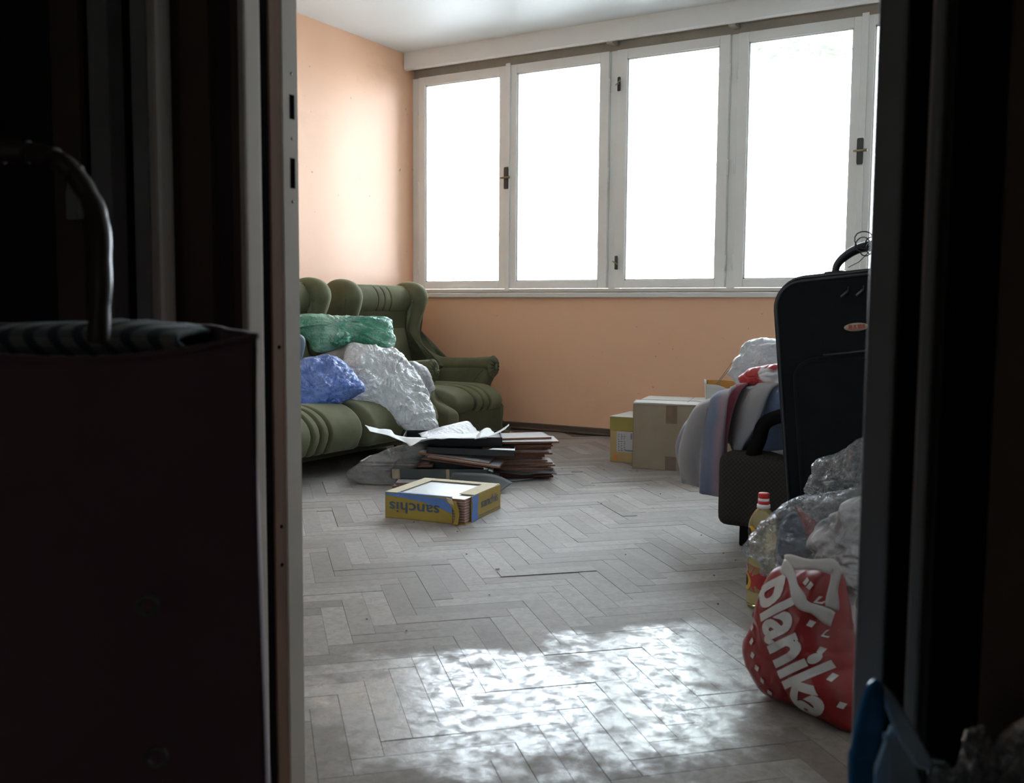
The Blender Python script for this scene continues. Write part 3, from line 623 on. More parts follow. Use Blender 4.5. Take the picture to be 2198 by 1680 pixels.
# ---------------------------------------------------------------- plastic bags on the sofa
f_green = film('green_film', (.06, .56, .33), clear=.03, trans=.12, rough=.14, bs=1.0, bscale=20, white=(.42, .78, .62), gl=.16)
f_white = film('white_film', (.90, .92, .95), clear=.0, trans=.12, rough=.18, bs=.7, bscale=18, gl=.12)
f_blue = film('blue_film', (.12, .26, .84), clear=.0, trans=.12, rough=.26, bs=.9, bscale=18, white=(.28, .42, .90), gl=.08)
f_greyw = film('grey_white_film', (.68, .69, .72), clear=.08, trans=.25, rough=.35, bs=.4, bscale=14)
f_clear = film('clear_film', (.80, .82, .85), clear=.93, trans=.4, rough=.12, bs=1.0, bscale=20, gl=.07)
f_clear2 = film('dusty_clear_film', (.42, .40, .40), clear=.62, trans=.3, rough=.2, bs=.7, bscale=13)
m_beige = M('beige_paper', (.50, .43, .37), .6, (.4, .34, .3), 10, .3, 30)
m_card = M('brown_cardboard', (.34, .27, .19), .85, (.29, .225, .155), 8, .1, 120)
m_folder = M('slate_folder', (.20, .25, .30), .5)
pillow('plastic_bag', OUT['white'], (.58, -.33, .74), .09, f_white, pleat=((.62, .70, .25), 16, .020), amp=.016, freq=9, seed=3, stretch=(.33, .3, -.89), rings=22, N=170)
o = bpy.data.objects['plastic_bag']; tag(o, 'large crinkled white plastic bag draped over the sofa seat', 'bag')
o = pillow('plastic_bag', OUT['green'], (.55, -.6, .55), .075, f_green, pleat=((.25, .1, .95), 17, .014), amp=.018, freq=9, seed=11, stretch=(.6, .75, -.1), rings=20, N=170); tag(o, 'shiny green plastic bag lying on top of the white one', 'bag')
k_ = pillow('knot', OUT['knot'], (.64, -.77, 0), .045, f_green, parent=None, amp=.020, freq=22, seed=5, rings=10, N=70); k_.parent = o
o = pillow('plastic_bag', OUT['blue'], (.55, -.6, .55), .08, f_blue, pleat=((.55, .6, .6), 9, .016), amp=.022, freq=7, seed=21, rings=20, N=150); tag(o, 'matt blue plastic bag on the front of the sofa seat', 'bag')
o = pillow('plastic_bag', OUT['grey'], (.64, -.77, 0), .065, f_greyw, pleat=((.2, .3, .9), 18, .012), amp=.012, freq=12, seed=31, rings=12, N=80); tag(o, 'small greyish white knotted bag over the sofa armrest', 'bag')
t_ = pillow('bag_tail', OUT['greytail'], (.64, -.77, 0), .012, f_greyw, amp=.006, freq=20, seed=3, rings=6, N=40); t_.parent = o
o = pillow('paper_bag', OUT['beige'], (.64, -.77, 0), .04, m_beige, amp=.008, freq=8, seed=4, rings=10, N=60); tag(o, 'beige paper parcel between the green and the blue bag', 'parcel')
o = pillow('folder', OUT['folder'], (.64, -.77, 0), .02, m_folder, amp=.002, freq=3, seed=4, rings=6, N=60); tag(o, 'slate blue folder behind the blue bag at the door frame edge', 'folder')

# ---------------------------------------------------------------- pile of tiles and card on the floor
m_clay = M('tile_clay', (.28, .13, .085), .8, (.2, .085, .055), 30, .2, 90)
m_glaze = M('tile_glaze', (.74, .76, .78), .22, (.68, .70, .73), 3)
m_dark = M('dark_card', (.035, .037, .04), .7, (.02, .02, .022), 12)
m_greycard = M('grey_card', (.07, .075, .078), .75, (.05, .053, .055), 10)
m_blackg = M('black_tray', (.012, .016, .022), .4)
m_paper = M('white_paper', (.74, .75, .76), .6, (.68, .69, .7), 12, .1, 60)
bm = bmesh.new(); bx(bm, -.165, .165, -.10, .10, 0, .0065, .0008); bx(bm, -.164, .164, -.099, .099, .0065, .0082, .0008, mi=1)
tile_me = bpy.data.meshes.new('wall_tile'); bm.to_mesh(tile_me); bm.free(); tile_me.materials.append(m_clay); tile_me.materials.append(m_glaze)
def tile(x, y, z, rz, label, group, tx=0, ty=0, sx=1, sy=1):
    o = bpy.data.objects.new('ceramic_tile', tile_me); link(o); o.location = (x, y, z); o.rotation_euler = (tx, ty, rz); o.scale = (sx, sy, 1)
    return tag(o, label, 'tile', group)
rt = random.Random(5)
R_ = radians
# right-hand stack
zz = .001
for i in range(20):
    top = i == 19; sec = i == 18
    lab = 'glazed tile on top of the right stack by the white papers' if top else 'glazed tile just under the top one, shifted right' if sec else 'brown clay wall tile inside the right-hand stack'
    dx = rt.uniform(-.02, .02); dy = rt.uniform(-.015, .015); rz = R_(38 + rt.uniform(-6, 6))
    if top: dx, dy, rz = -.02, .03, R_(42)
    if sec: dx, dy, rz = .045, .0, R_(36)
    if 8 <= i <= 11: dx -= .03
    tile(-2.345 + dx, 4.00 + dy, zz, rz, lab, None if (top or sec) else 'tiles in the right-hand stack', R_(rt.uniform(-.4, .4)), R_(rt.uniform(-.4, .4))); zz += .0093
# middle: leaning tiles and left tiles
for i, (x, y, z, rz, tx, ty, lab) in enumerate([
    (-2.74, 3.62, .070, 28, 0, 0, 'brown clay tile poking out to the left under the film, lower of two'),
    (-2.76, 3.64, .080, 24, 0, 0, 'brown clay tile poking out to the left under the film, upper of two'),
    (-2.50, 3.56, .020, 30, 0, 0, 'pale glazed tile at the foot of the pile behind the yellow box'),
    (-2.52, 3.57, .001, 26, 0, 0, 'tile on the floor under the pale one behind the yellow box'),
    (-2.47, 3.70, .118, 22, 0, 7, 'long tile slanting down to the right across the middle of the pile'),
    (-2.42, 3.70, .105, 24, 0, 7, 'second slanting tile just below the first in the pile'),
    (-2.46, 3.72, .092, 20, 0, 6, 'lowest of the three slanting tiles in the pile')]):
    tile(x, y, z, R_(rz), lab, None, R_(tx), R_(ty), 1.0, 1)
zz = .03
for i in range(4): tile(-2.50 + rt.uniform(-.02, .02), 3.80 + rt.uniform(-.02, .02), .004 + i * .0092, R_(30 + rt.uniform(-8, 8)), 'brown clay tile buried in the middle of the pile', 'tiles in the middle of the pile')
for i in range(5): tile(-2.70 + rt.uniform(-.02, .02), 3.78 + rt.uniform(-.01, .01), .004 + i * .0092, R_(30 + rt.uniform(-8, 8)), 'brown clay tile at the back left of the pile', 'tiles at the back of the pile')
# shallow black tray with papers
tr = empty('black_tray', (-2.56, 3.83, .158), R_(33), 'flat black tray lying on top of the pile under the papers', 'tray')
box('tray_floor', (-.25, .21, -.12, .14, 0, .004), m_blackg, tr, bev=.001)
for d in ((-.25, .21, -.124, -.118, 0, .042), (-.25, .21, .138, .144, 0, .042), (-.252, -.246, -.12, .14, 0, .042), (.206, .212, -.12, .14, 0, .042)): box('tray_side', d, m_blackg, tr, bev=.001)
def flap_box(name, loc, rz, L, Wd, H, m, label, cat, tilt=(0, 0)):
    r = empty(name, loc, rz, label, cat); r.rotation_euler = (tilt[0], tilt[1], rz)
    box('tray_floor', (-L / 2, L / 2, -Wd / 2, Wd / 2, 0, .003), m, r, bev=.0006)
    for d in ((-L / 2, L / 2, -Wd / 2, -Wd / 2 + .003, 0, H), (-L / 2, L / 2, Wd / 2 - .003, Wd / 2, 0, H), (-L / 2, -L / 2 + .003, -Wd / 2, Wd / 2, 0, H), (L / 2 - .003, L / 2, -Wd / 2, Wd / 2, 0, H)): box('side', d, m, r, bev=.0006)
    return r
b1 = flap_box('cardboard_tray', (-2.42, 3.74, .135), R_(30), .40, .18, .028, m_dark, 'dark brown card lid sticking out right under the black tray', 'box', (0, R_(2)))
sheet('pale_corner', [[(.08, -.088, .029), (.2, -.088, .029)], [(.10, -.05, .030), (.2, -.04, .030)]], m_paper, b1)
b2 = flap_box('card_box', (-2.50, 3.62, .045), R_(26), .44, .16, .045, m_greycard, 'long grey flattened card box low in the pile', 'box', (R_(8), R_(-1)))
box('tape', (.03, .045, -.0815, -.0795, .0, .045), m_card, b2, bev=0)
box('tape', (-.215, -.18, -.0815, -.0795, .0, .045), m_card, b2, bev=0)
sheet('torn_end', [[(.20, -.08, .046), (.24, -.07, .03)], [(.19, .0, .05), (.235, .03, .03)]], m_paper, b2)
def thick_sheet(name, pts, m, label, cat, th=.002):
    o = sheet(name, pts, m, thick=th); return tag(o, label, cat)
thick_sheet('card_flap', [[(-2.36, 3.44, .004), (-2.20, 3.50, .004), (-2.14, 3.53, .01)], [(-2.38, 3.52, .075), (-2.22, 3.60, .07), (-2.14, 3.64, .035)]], m_greycard, 'grey card flap propped up at the right foot of the pile', 'card')
thick_sheet('card_flap', [[(-2.34, 3.78, .05), (-2.22, 3.86, .03), (-2.16, 3.92, .035), (-2.10, 3.98, .028)], [(-2.38, 3.90, .05), (-2.26, 3.98, .03), (-2.20, 4.02, .035), (-2.16, 4.06, .04)]], m_greycard, 'bent grey card strip pointing right from the pile', 'card')
thick_sheet('paper_sheet', [[(-2.42, 3.72, .003), (-2.28, 3.80, .003), (-2.20, 3.92, .004)], [(-2.45, 3.85, .003), (-2.3, 3.95, .003), (-2.22, 4.02, .004)]], m_paper, 'white sheet on the floor right of the pile', 'paper', .0006)
labs = ['long white paper strip curling out to the left over the black tray', 'pale translucent paper standing up at the back of the tray', 'creased white paper with faint print in the middle of the tray', 'white leaflet with red lettering at the right of the tray', 'thin paper strip sticking up at the right end of the tray']
pap = []
for i, P in enumerate(OUT['papers']):
    o = sheet('paper_sheet', P, m_paper if i != 1 else f_greyw, thick=.0007, sub=8, amp=.003, freq=14, seed=i); tag(o, labs[i], 'paper'); pap.append(o)
o = pillow('plastic_film', OUT['film'], (.5, -.7, .6), .045, f_clear2, amp=.010, freq=8, seed=8, rings=14, N=110, zmin=.004); tag(o, 'dusty transparent plastic sack at the left of the tile pile', 'plastic')

# ---------------------------------------------------------------- yellow tile box
m_yel = M('yellow_card', (.36, .24, .035), .6, (.29, .19, .025), 9, .1, 60)
m_blu = M('blue_print', (.10, .20, .50), .6, (.07, .15, .4), 12)
m_ink = M('dark_blue_ink', (.05, .09, .16), .6)
m_cream = M('cream_card', (.55, .48, .33), .75, (.45, .38, .25), 10)
yb = empty('tile_carton', (-2.27, 2.905, 0), math.atan2(2.955 - 2.905, 2.27 - 1.935), 'opened yellow and blue carton of floor tiles on the parquet', 'box')
# local: x along the left face (0..L), y towards the room, z up
L_, D_, Hb = .338, .33, .098
box('left_face', (0, L_ - .055, 0, .003, 0, Hb), m_yel, yb, bev=.0006)
bm = bmesh.new()
grid(bm, [[Vector((x, -.0012, z)) for x, z in ((0.002, Hb - .002), (.08, Hb - .002), (.16, Hb - .003), (.24, Hb - .006), (.282, Hb - .012))], [Vector((x, -.0012, z)) for x, z in ((0.002, Hb - .010), (.08, Hb - .016), (.16, Hb - .025), (.24, Hb - .045), (.282, Hb - .06))]])
mesh_obj('blue_band', bm, m_blu, yb, smooth=False)
sheet('torn_flap', [[(.255, -.006, .09), (.29, -.012, .06), (.30, -.010, .03), (.292, -.012, .001)], [(.30, -.004, .088), (.312, -.010, .066), (.318, -.012, .04), (.315, -.02, .002)]], m_yel, yb, thick=.002)
sheet('torn_corner', [[(.262, -.008, .098), (.29, -.02, .097)], [(.27, -.006, .078), (.30, -.02, .074)]], m_cream, yb, thick=.002)
cx_, sx_ = L_ - .004, .004
o = box('right_face', (L_ - .003, L_, .05, D_, 0, Hb), m_yel, yb, bev=.0006)
bm = bmesh.new(); grid(bm, [[Vector((L_ + .0012, y, z)) for y, z in ((.052, .001), (.050, .03), (.058, .06), (.050, Hb - .001))], [Vector((L_ + .0012, y, z)) for y, z in ((.115, .001), (.105, .03), (.11, .06), (.112, Hb - .001))]])
mesh_obj('blue_band', bm, m_blu, yb, smooth=False)
box('back_face', (0, L_, D_ - .003, D_, 0, Hb), m_yel, yb, bev=.0006); box('far_face', (0, .003, 0, D_, 0, Hb), m_yel, yb, bev=.0006)
box('bottom', (0, L_, 0, D_, 0, .003), m_yel, yb, bev=0)
for d in ((.0, .052, .0, D_), (.052, L_ - .004, D_ - .042, D_), (L_ - .062, L_, .075, D_ - .042)):
    box('top_rim', (d[0], d[1], d[2], d[3], Hb, Hb + .0025), m_cream, yb, bev=.0006)
box('folded_edge', (.052, L_ - .06, 0, .012, Hb - .001, Hb + .0025), m_blu, yb, bev=.0006)
for i in range(9):
    z = .004 + i * .0102; zt = .0095
    bm = bmesh.new(); bx(bm, .006, L_ - .006, .004, D_ - .006, z, z + zt * .72, .0006); bx(bm, .006, L_ - .006, .004, D_ - .006, z + zt * .72, z + zt * .95, .0006, mi=1)
    t_ = mesh_obj('floor_tile', bm, [m_clay, m_glaze], None, smooth=False); t_.matrix_world = Matrix.Translation(yb.location) @ Matrix.Rotation(yb.rotation_euler.z, 4, 'Z')
    tag(t_, 'white glazed tile on top inside the yellow carton' if i == 8 else 'tile edge in the open corner of the yellow carton', 'tile', None if i == 8 else 'tiles inside the yellow carton')
me = text_mesh('sanchis', .062, .0006, sx=1.25)
print_on('printed_lettering', me, lambda x, y: Vector((.125 - x * .98, -.0016, .046 - y * .95)), m_ink, yb)
me = text_mesh('sanchis', .05, .0004, sx=1.18)
print_on('printed_lettering', me, lambda x, y: Vector((L_ + .0016, .222 + x, .055 + y)), m_ink, yb)
bm = bmesh.new(); bx(bm, 0, .002, .125, .32, 0, .0018, mat=Matrix.Translation((L_, 0, .012))); mesh_obj('printed_line', bm, m_ink, yb, smooth=False)

# ---------------------------------------------------------------- cartons by the window wall
cb_ = empty('cardboard_box', (-1.937, 4.482, 0), R_(12), 'large brown cardboard box with tape strips near the window wall', 'box')
LB, DB, HB = .50, .42, .325
m_tape = M('brown_tape', (.15, .085, .05), .4, (.2, .12, .075), 20)
m_ctop = M('pale_card_top', (.62, .60, .56), .75, (.56, .54, .5), 6)
for d in ((0, LB, 0, .005, 0, HB), (0, LB, DB - .005, DB, 0, HB), (0, .005, 0, DB, 0, HB), (LB - .005, LB, 0, DB, 0, HB)): box('side', d, m_card, cb_, bev=.001)
box('bottom', (0, LB, 0, DB, 0, .004), m_card, cb_, bev=0)
for k, d in enumerate(((0, .245, -.002, DB / 2 - .002), (.0, .245, DB / 2, DB), (.248, LB, 0, DB / 2), (.248, LB, DB / 2 + .002, DB + .006))):
    box('top_flap', (*d, HB + (.004 if k % 2 else .001), HB + (.008 if k % 2 else .005)), m_ctop, cb_, bev=.001)
sheet('lifted_flap', [[(0, -.002, HB + .006), (.1, -.003, HB + .008), (.25, -.004, HB + .006), (.5, -.006, HB + .009)], [(0, .06, HB + .016), (.1, .06, HB + .015), (.25, .06, HB + .012), (.5, .06, HB + .012)]], m_ctop, cb_, thick=.003)
box('tape', (.165, .22, -.0015, 0, HB - .09, HB), m_tape, cb_, bev=0); box('tape', (.165, .22, -.0015, 0, 0, .07), M('faded_tape', (.2, .13, .1), .5), cb_, bev=0)
sb_ = empty('cardboard_box', (-2.129, 4.63, 0), R_(2), 'small yellowish cardboard box with a shipping label, left of the big one', 'box')
m_ycard = M('yellow_brown_card', (.48, .34, .16), .8, (.42, .29, .13), 8); m_ygreen = M('mustard_lid', (.36, .28, .06), .6)
box('box_body', (0, .24, 0, .28, 0, .17), m_ycard, sb_, bev=.001)
box('lid', (-.002, .242, -.002, .282, .165, .237), m_ygreen, sb_, bev=.001)
box('lid_top', (-.002, .242, -.002, .282, .237, .24), m_ctop, sb_, bev=.0005)
box('handle_slot', (.10, .16, .20, .22, .2400, .2405), m_black, sb_, bev=0)
bm = bmesh.new(); grid(bm, [[Vector((x, -.0012, .168)) for x in (.04, .08, .12, .15)], [Vector((x, -.0012, z)) for x, z in ((.04, .150), (.08, .148), (.12, .160), (.15, .168))]])
m_lab = M('shipping_label', (.52, .52, .53), .5)
o = box('shipping_label', (.038, .15, -.0016, 0, .055, .163), m_lab, sb_, bev=0); bm.free()
bm = bmesh.new(); rr_ = random.Random(2)
for z in [.06 + .0095 * i for i in range(10)]:
    for k in range(3): bx(bm, .046 + k * .016, .046 + k * .016 + rr_.uniform(.003, .011), -.0021, -.0016, z, z + .0035)
for i in range(16): bx(bm, .085 + i * .0036, .085 + i * .0036 + .0022, -.0021, -.0016, .060, .068)
for i in range(9): bx(bm, .115, .124, -.0021, -.0016, .125 + i * .0035, .127 + i * .0035)
mesh_obj('label_print', bm, m_ink, sb_, smooth=False)['kind'] = 'stuff'
bm = bmesh.new(); lathe(bm, [(.001, -.0005), (.010, -.0005), (.010, .0005), (.001, .0005)], 16)
for v in bm.verts: v.co = Vector((.034 + v.co.x * .8, -.001 + v.co.z, .026 + v.co.y * 1.4))
m_or = M('orange_sticker', (.85, .22, .02), .5); mesh_obj('orange_sticker', bm, m_or, sb_, smooth=False)

# paper carrier bag standing on the big box
pb = empty('paper_carrier_bag', (-1.585, 4.56, .337), R_(20), 'open white and orange paper carrier bag with string handles on the box', 'bag')
m_pbw = M('white_bag_paper', (.66, .65, .62), .55); m_pbo = M('orange_bag_paper', (.55, .25, .04), .6, (.42, .18, .03), 10)
sheet('side', [[(0, 0, 0), (.06, -.01, 0), (.12, 0, 0)], [(-.005, -.004, .10), (.06, -.014, .095), (.125, -.002, .065)]], m_pbw, pb, thick=.001)
sheet('side', [[(0, .08, 0), (.08, .09, 0), (.16, .08, 0)], [(0, .10, .112), (.08, .11, .112), (.17, .10, .105)]], m_pbo, pb, thick=.001)
sheet('side', [[(0, 0, 0), (-.004, .04, 0), (0, .08, 0)], [(-.005, -.004, .10), (-.012, .04, .12), (0, .10, .112)]], m_pbw, pb, thick=.001)
sheet('side', [[(.12, 0, 0), (.15, .04, 0), (.16, .08, 0)], [(.125, -.002, .065), (.15, .04, .085), (.17, .10, .105)]], m_pbo, pb, thick=.001)
for y, h in ((.10, .20), (.0, .19)):
    bm = bmesh.new(); tube(bm, cr_spline([(.05, y, .095), (.08, y, .14), (.11, y, h - .015), (.125, y, h), (.14, y, h - .02), (.15, y, .11)], 6), .0022, 6)
    mesh_obj('string_handle', bm, m_card, pb)

# ---------------------------------------------------------------- dark chair under the blanket at the right
def weave(name, c, c2):
    m, t, b = nodes(name); v = coords(t)
    ck = t.nodes.new('ShaderNodeTexChecker'); ck.inputs['Scale'].default_value = 130; ck.inputs[1].default_value = (*c, 1); ck.inputs[2].default_value = (*c2, 1); t.links.new(v, ck.inputs[0])
    t.links.new(ck.outputs[0], b.inputs['Base Color']); b.inputs['Roughness'].default_value = .8; bump(t, b, ck.outputs[1], .4, .003); return m
m_weave = weave('brown_weave', (.030, .021, .016), (.011, .008, .006))
dc = empty('armchair', (-1.06, 3.17, 0), 0, 'dark brown woven low armchair buried under the blanket beside the suitcase', 'armchair')
bm = bmesh.new(); bx(bm, 0, .70, 0, .60, .065, .315, .04, seg=4)
mesh_obj('seat', bm, m_weave, dc)
bm = bmesh.new(); slab(bm, [(p.x, p.y) for p in cr_spline([(.58, .2, 0), (.55, .5, 0), (.60, .62, 0), (.70, .62, 0), (.74, .3, 0)], 5, True)], .02, .58, .03); mesh_obj('backrest', bm, m_weave, dc)
for y in (.0, .52):
    bm = bmesh.new(); tube(bm, cr_spline([(.10, y + .04, .28), (.13, y + .04, .36), (.16, y + .04, .43), (.30, y + .04, .465), (.60, y + .04, .46)], 5), .024, 10); mesh_obj('armrest', bm, m_black, dc)
for x, y in ((.10, .04), (.62, .04), (.10, .54), (.62, .54)):
    bm = bmesh.new(); bx(bm, x - .022, x + .022, y - .022, y + .022, 0, .08, .004); mesh_obj('leg', bm, m_black, dc, smooth=False)
# blanket
m, t, b = nodes('striped_blanket'); uvn = t.nodes.new('ShaderNodeUVMap'); sxn = t.nodes.new('ShaderNodeSeparateXYZ'); t.links.new(uvn.outputs[0], sxn.inputs[0])
wv = nz(t, coords(t), 5, 3); ma = t.nodes.new('ShaderNodeMath'); ma.operation = 'MULTIPLY_ADD'; ma.inputs[1].default_value = .06; t.links.new(wv, ma.inputs[0]); t.links.new(sxn.outputs['X'], ma.inputs[2])
gy, wh, pk, bl = (.24, .215, .225), (.30, .275, .275), (.30, .055, .09), (.11, .14, .22)
c_ = ramp(t, ma.outputs[0], [(.0, bl), (.08, gy), (.17, wh), (.24, gy), (.33, bl), (.36, (.27, .19, .22)), (.42, gy), (.49, pk), (.60, pk), (.66, (.27, .24, .22)), (.80, wh), (.95, bl)])
t.links.new(c_, b.inputs['Base Color']); b.inputs['Roughness'].default_value = .95; b.inputs['Sheen Weight'].default_value = .4; b.inputs['Specular IOR Level'].default_value = .1
bump(t, b, nz(t, coords(t), 220, 3), .5, .003); m_blanket = m
Tb, Mb, Bb = OUT['blanket']
row_b = [(p[0] + .03 + .05 * (j < 3), p[1] + .42, p[2] - .02) for j, p in enumerate(Tb)]
row_m = [(p[0] + .01, p[1] + .2, p[2] + .012) for p in Tb]
o = sheet('blanket', [row_b, row_m, Tb, Mb, Bb], m_blanket, thick=.006, sub=6, amp=.004, freq=7, seed=2, uv=True, fold=lambda u, v: Vector((.012 * sin(u * 40), -.028 * sin(u * 34 + v * 5) * max(0, v - .45) - .014 * sin(u * 71 - v * 4) * max(0, v - .5), .0))); tag(o, 'grey, white and pink striped blanket draped over the dark chair', 'blanket')
f_whiteb = film('white_carrier_film', (.74, .74, .76), clear=.06, trans=.3, rough=.35, bs=.4, bscale=16)
o = pillow('plastic_bag', OUT['chairwhite'], (-.3, -.95, .1), .09, f_whiteb, amp=.012, freq=12, seed=14, rings=14, N=110); tag(o, 'white plastic bag on top of the blanket beside the suitcase', 'bag')
m_redp = M('glossy_red_print', (.42, .025, .03), .3, (.32, .015, .02), 12)
def red_patch():
    m, t, b = nodes('red_white_film'); v = coords(t); n_ = nz(t, v, 5.5, 2)
    t.links.new(ramp(t, n_, [(.46, (.42, .03, .035)), (.49, (.74, .72, .72))]), b.inputs['Base Color']); b.inputs['Roughness'].default_value = .3; return m
o = pillow('plastic_bag', OUT['chairred'], (-.3, -.95, .1), .06, red_patch(), amp=.010, freq=12, seed=4, rings=12, N=90); tag(o, 'small red and white carrier bag lying under the white bag on the blanket', 'bag')
o = sheet('folded_cloth', [[(-1.10, 3.42, .515), (-1.0, 3.36, .523), (-.8, 3.34, .525)], [(-1.06, 3.60, .53), (-.96, 3.60, .545), (-.8, 3.60, .55)]], M('pale_blue_cloth', (.55, .62, .68), .8), thick=.012, sub=6, amp=.004); tag(o, 'pale blue folded cloth on the blanket under the bags', 'cloth')

# ---------------------------------------------------------------- suitcase
m_case = M('black_nylon', (.006, .0065, .009), .8, (.004, .0045, .006), 20, .35, 400, spec=.15)
m_case2 = M('black_piping', (.010, .0105, .013), .35)
m_zip = M('zip_metal', (.10, .11, .12), .3, metal=.7)
sc = empty('suitcase', (-.690, 2.74, .0), 0, 'tall black fabric suitcase standing upright by the right door frame', 'suitcase')
SWd, SH, SD = .50, .885, .26
def rrect(w, h, r, n=8, inset=0, r2=None):
    P = []; w2, h2 = w - inset, h - inset; x0, z0 = inset, inset; r = max(.005, r - inset)
    for cx0, cz0, a0 in ((w2 - r, h2 - r, 0), (x0 + r, h2 - r, 90), (x0 + r, z0 + r, 180), (w2 - r, z0 + r, 270)):
        for k in range(n + 1): a = R_(a0 + 90 * k / n); P.append((cx0 + r * cos(a), cz0 + r * sin(a)))
    return P
tilt = Matrix.Rotation(R_(-5.5), 4, 'Y')
def tl(bm): bmesh.ops.transform(bm, matrix=tilt, verts=bm.verts)
bm = bmesh.new(); slab(bm, rrect(SWd, SH, .085), 0, SD, .02); tl(bm); mesh_obj('case_body', bm, m_case, sc)
for y in (-.002, .045, SD - .02):
    bm = bmesh.new(); P = [Vector((a, y + .004, b_)) for a, b_ in rrect(SWd, SH, .085, 8, .012 if y < 0 else -.002)]; tube(bm, P + [P[0]], .005, 6); tl(bm); mesh_obj('piping', bm, m_case2, sc)
bm = bmesh.new(); slab(bm, rrect(SWd - .10, .62, .06), -.028, .01, .014); bmesh.ops.translate(bm, verts=bm.verts, vec=(.05, 0, .04)); tl(bm); mesh_obj('front_pocket', bm, m_case, sc)
bm = bmesh.new(); P = [Vector((a + .05, -.026, b_ + .04)) for a, b_ in rrect(SWd - .10, .62, .06, 8, .012)]; tube(bm, P + [P[0]], .0028, 6); tl(bm); mesh_obj('zip', bm, m_case, sc)
bm = bmesh.new(); tube(bm, [(.14, -.03, .665), (.30, -.032, .672), (.46, -.03, .668)], .004, 6); tl(bm); mesh_obj('pocket_seam', bm, m_case2, sc)
m_badge = M('badge', (.45, .36, .28), .4, (.32, .18, .12), 30, metal=.1)
bm = bmesh.new(); lathe(bm, [(.001, -.002), (.030, -.002), (.032, 0), (.030, .003), (.001, .004)], 32)
for v in bm.verts: v.co = Vector((.225 + v.co.x, -.004 - v.co.z, .735 + v.co.y * .36))
tl(bm); bd = mesh_obj('badge', bm, m_badge, sc)
bm = bmesh.new()
for k, (x, w) in enumerate(((.206, .010), (.220, .006), (.230, .010), (.243, .006))): bx(bm, x, x + w, -.0095, -.008, .730, .741)
tl(bm); mesh_obj('badge_mark', bm, M('badge_red', (.35, .08, .05), .4), bd, smooth=False)
bm = bmesh.new(); tube(bm, cr_spline([(.155, .10, SH - .01), (.165, .10, SH + .03), (.205, .10, SH + .060), (.26, .10, SH + .072), (.32, .10, SH + .057), (.36, .10, SH + .02), (.365, .10, SH - .01)], 6), lambda t: .011 + .006 * sin(pi * t), 12, flat=.8); tl(bm); mesh_obj('top_handle', bm, m_case2, sc)
for x in (.130, .34):
    bm = bmesh.new(); bx(bm, x, x + .055, .075, .125, SH - .012, SH + .012, .006, seg=2); tl(bm); mesh_obj('handle_mount', bm, m_case2, sc)
for x in (.21, .25):
    bm = bmesh.new(); tube(bm, [(x, -.004, SH - .05), (x - .018, -.012, SH - .066)], .0035, 6); tube(bm, [(x, .02, SH - .002), (x, -.004, SH - .05)], .0015, 4); tl(bm); mesh_obj('zip_puller', bm, m_zip, sc)
bm = bmesh.new()
for k in range(5):
    c0 = Vector((.245 + .022 * (k % 2), .09 - .01 * k, SH + .06 + .013 * (k % 3))); r0 = .016 + .004 * (k % 3)
    tube(bm, [c0 + Vector((cos(2 * pi * j / 14) * r0, sin(k) * .01 * sin(2 * pi * j / 7), sin(2 * pi * j / 14) * r0)) for j in range(15)], .0018, 5)
tube(bm, [(.26, .09, SH + .06), (.225, .09, SH + .03), (.195, .09, SH + .018)], .0014, 5); tube(bm, [(.26, .09, SH + .05), (.255, .09, SH + .01), (.265, .09, SH - .01)], .002, 5)
tl(bm); mesh_obj('wire_tangle', bm, m_case2, sc)
for x in (.03, .42):
    bm = bmesh.new(); tube(bm, [(x, SD - .03, .024), (x + .03, SD - .03, .024)], .022, 14); mesh_obj('wheel', bm, m_black, sc)

# ---------------------------------------------------------------- oil bottle
m_oil, t, b = nodes('oil_plastic'); b.inputs['Base Color'].default_value = (.80, .68, .36, 1); b.inputs['Transmission Weight'].default_value = .75; b.inputs['Roughness'].default_value = .08; b.inputs['IOR'].default_value = 1.3
m_redcap = M('red_cap', (.62, .02, .02), .35, (.5, .015, .015), 10)
ob = empty('oil_bottle', (-.722, 2.555, 0), R_(-25), 'sunflower oil bottle with a red cap standing beside the red carrier bag', 'bottle')
bm = bmesh.new(); prof = [(.001, .002), (.030, .0), (.040, .006), (.041, .05), (.041, .12), (.040, .135), (.0365, .155), (.0365, .165), (.039, .178), (.040, .20), (.040, .225), (.034, .243), (.022, .262), (.015, .270), (.0135, .285), (.001, .285)]
prof = [(p.x, p.y) for p in cr_spline([(a, c, 0) for a, c in prof], 3)]
lathe(bm, prof, 32, sx=1.0, sy=.85); mesh_obj('bottle_body', bm, m_oil, ob)
bm = bmesh.new(); lathe(bm, [(.001, .310), (.0135, .310), (.0145, .307), (.0145, .296), (.0135, .295), (.0135, .292)], 24); lathe(bm, [(.0135, .290), (.0152, .289), (.0152, .281), (.0135, .280)], 24); mesh_obj('cap', bm, m_redcap, ob)
bm = bmesh.new(); lathe(bm, [(.0145, .296), (.0148, .295), (.0148, .290), (.0145, .289)], 24); lathe(bm, [(.014, .280), (.0175, .279), (.0175, .270), (.014, .269)], 24); mesh_obj('cap_ring', bm, m_paper, ob)
def on_bottle(x, z, e=.0008): 
    a = x / .038 - pi / 2 - .35; return Vector(((.041 + e) * cos(a), (.041 + e) * .85 * sin(a), z))
def curved(name, poly, m, e, parent=ob):
    bm = bmesh.new(); rows = []
    c0 = (sum(p[0] for p in poly) / len(poly), sum(p[1] for p in poly) / len(poly))
    for t_ in (1, .8, .6, .4, .2, .02): rows.append([on_bottle(c0[0] + (x - c0[0]) * t_, c0[1] + (z - c0[1]) * t_, e) for x, z in poly])
    grid(bm, rows, closed=True); return mesh_obj(name, bm, m, parent)
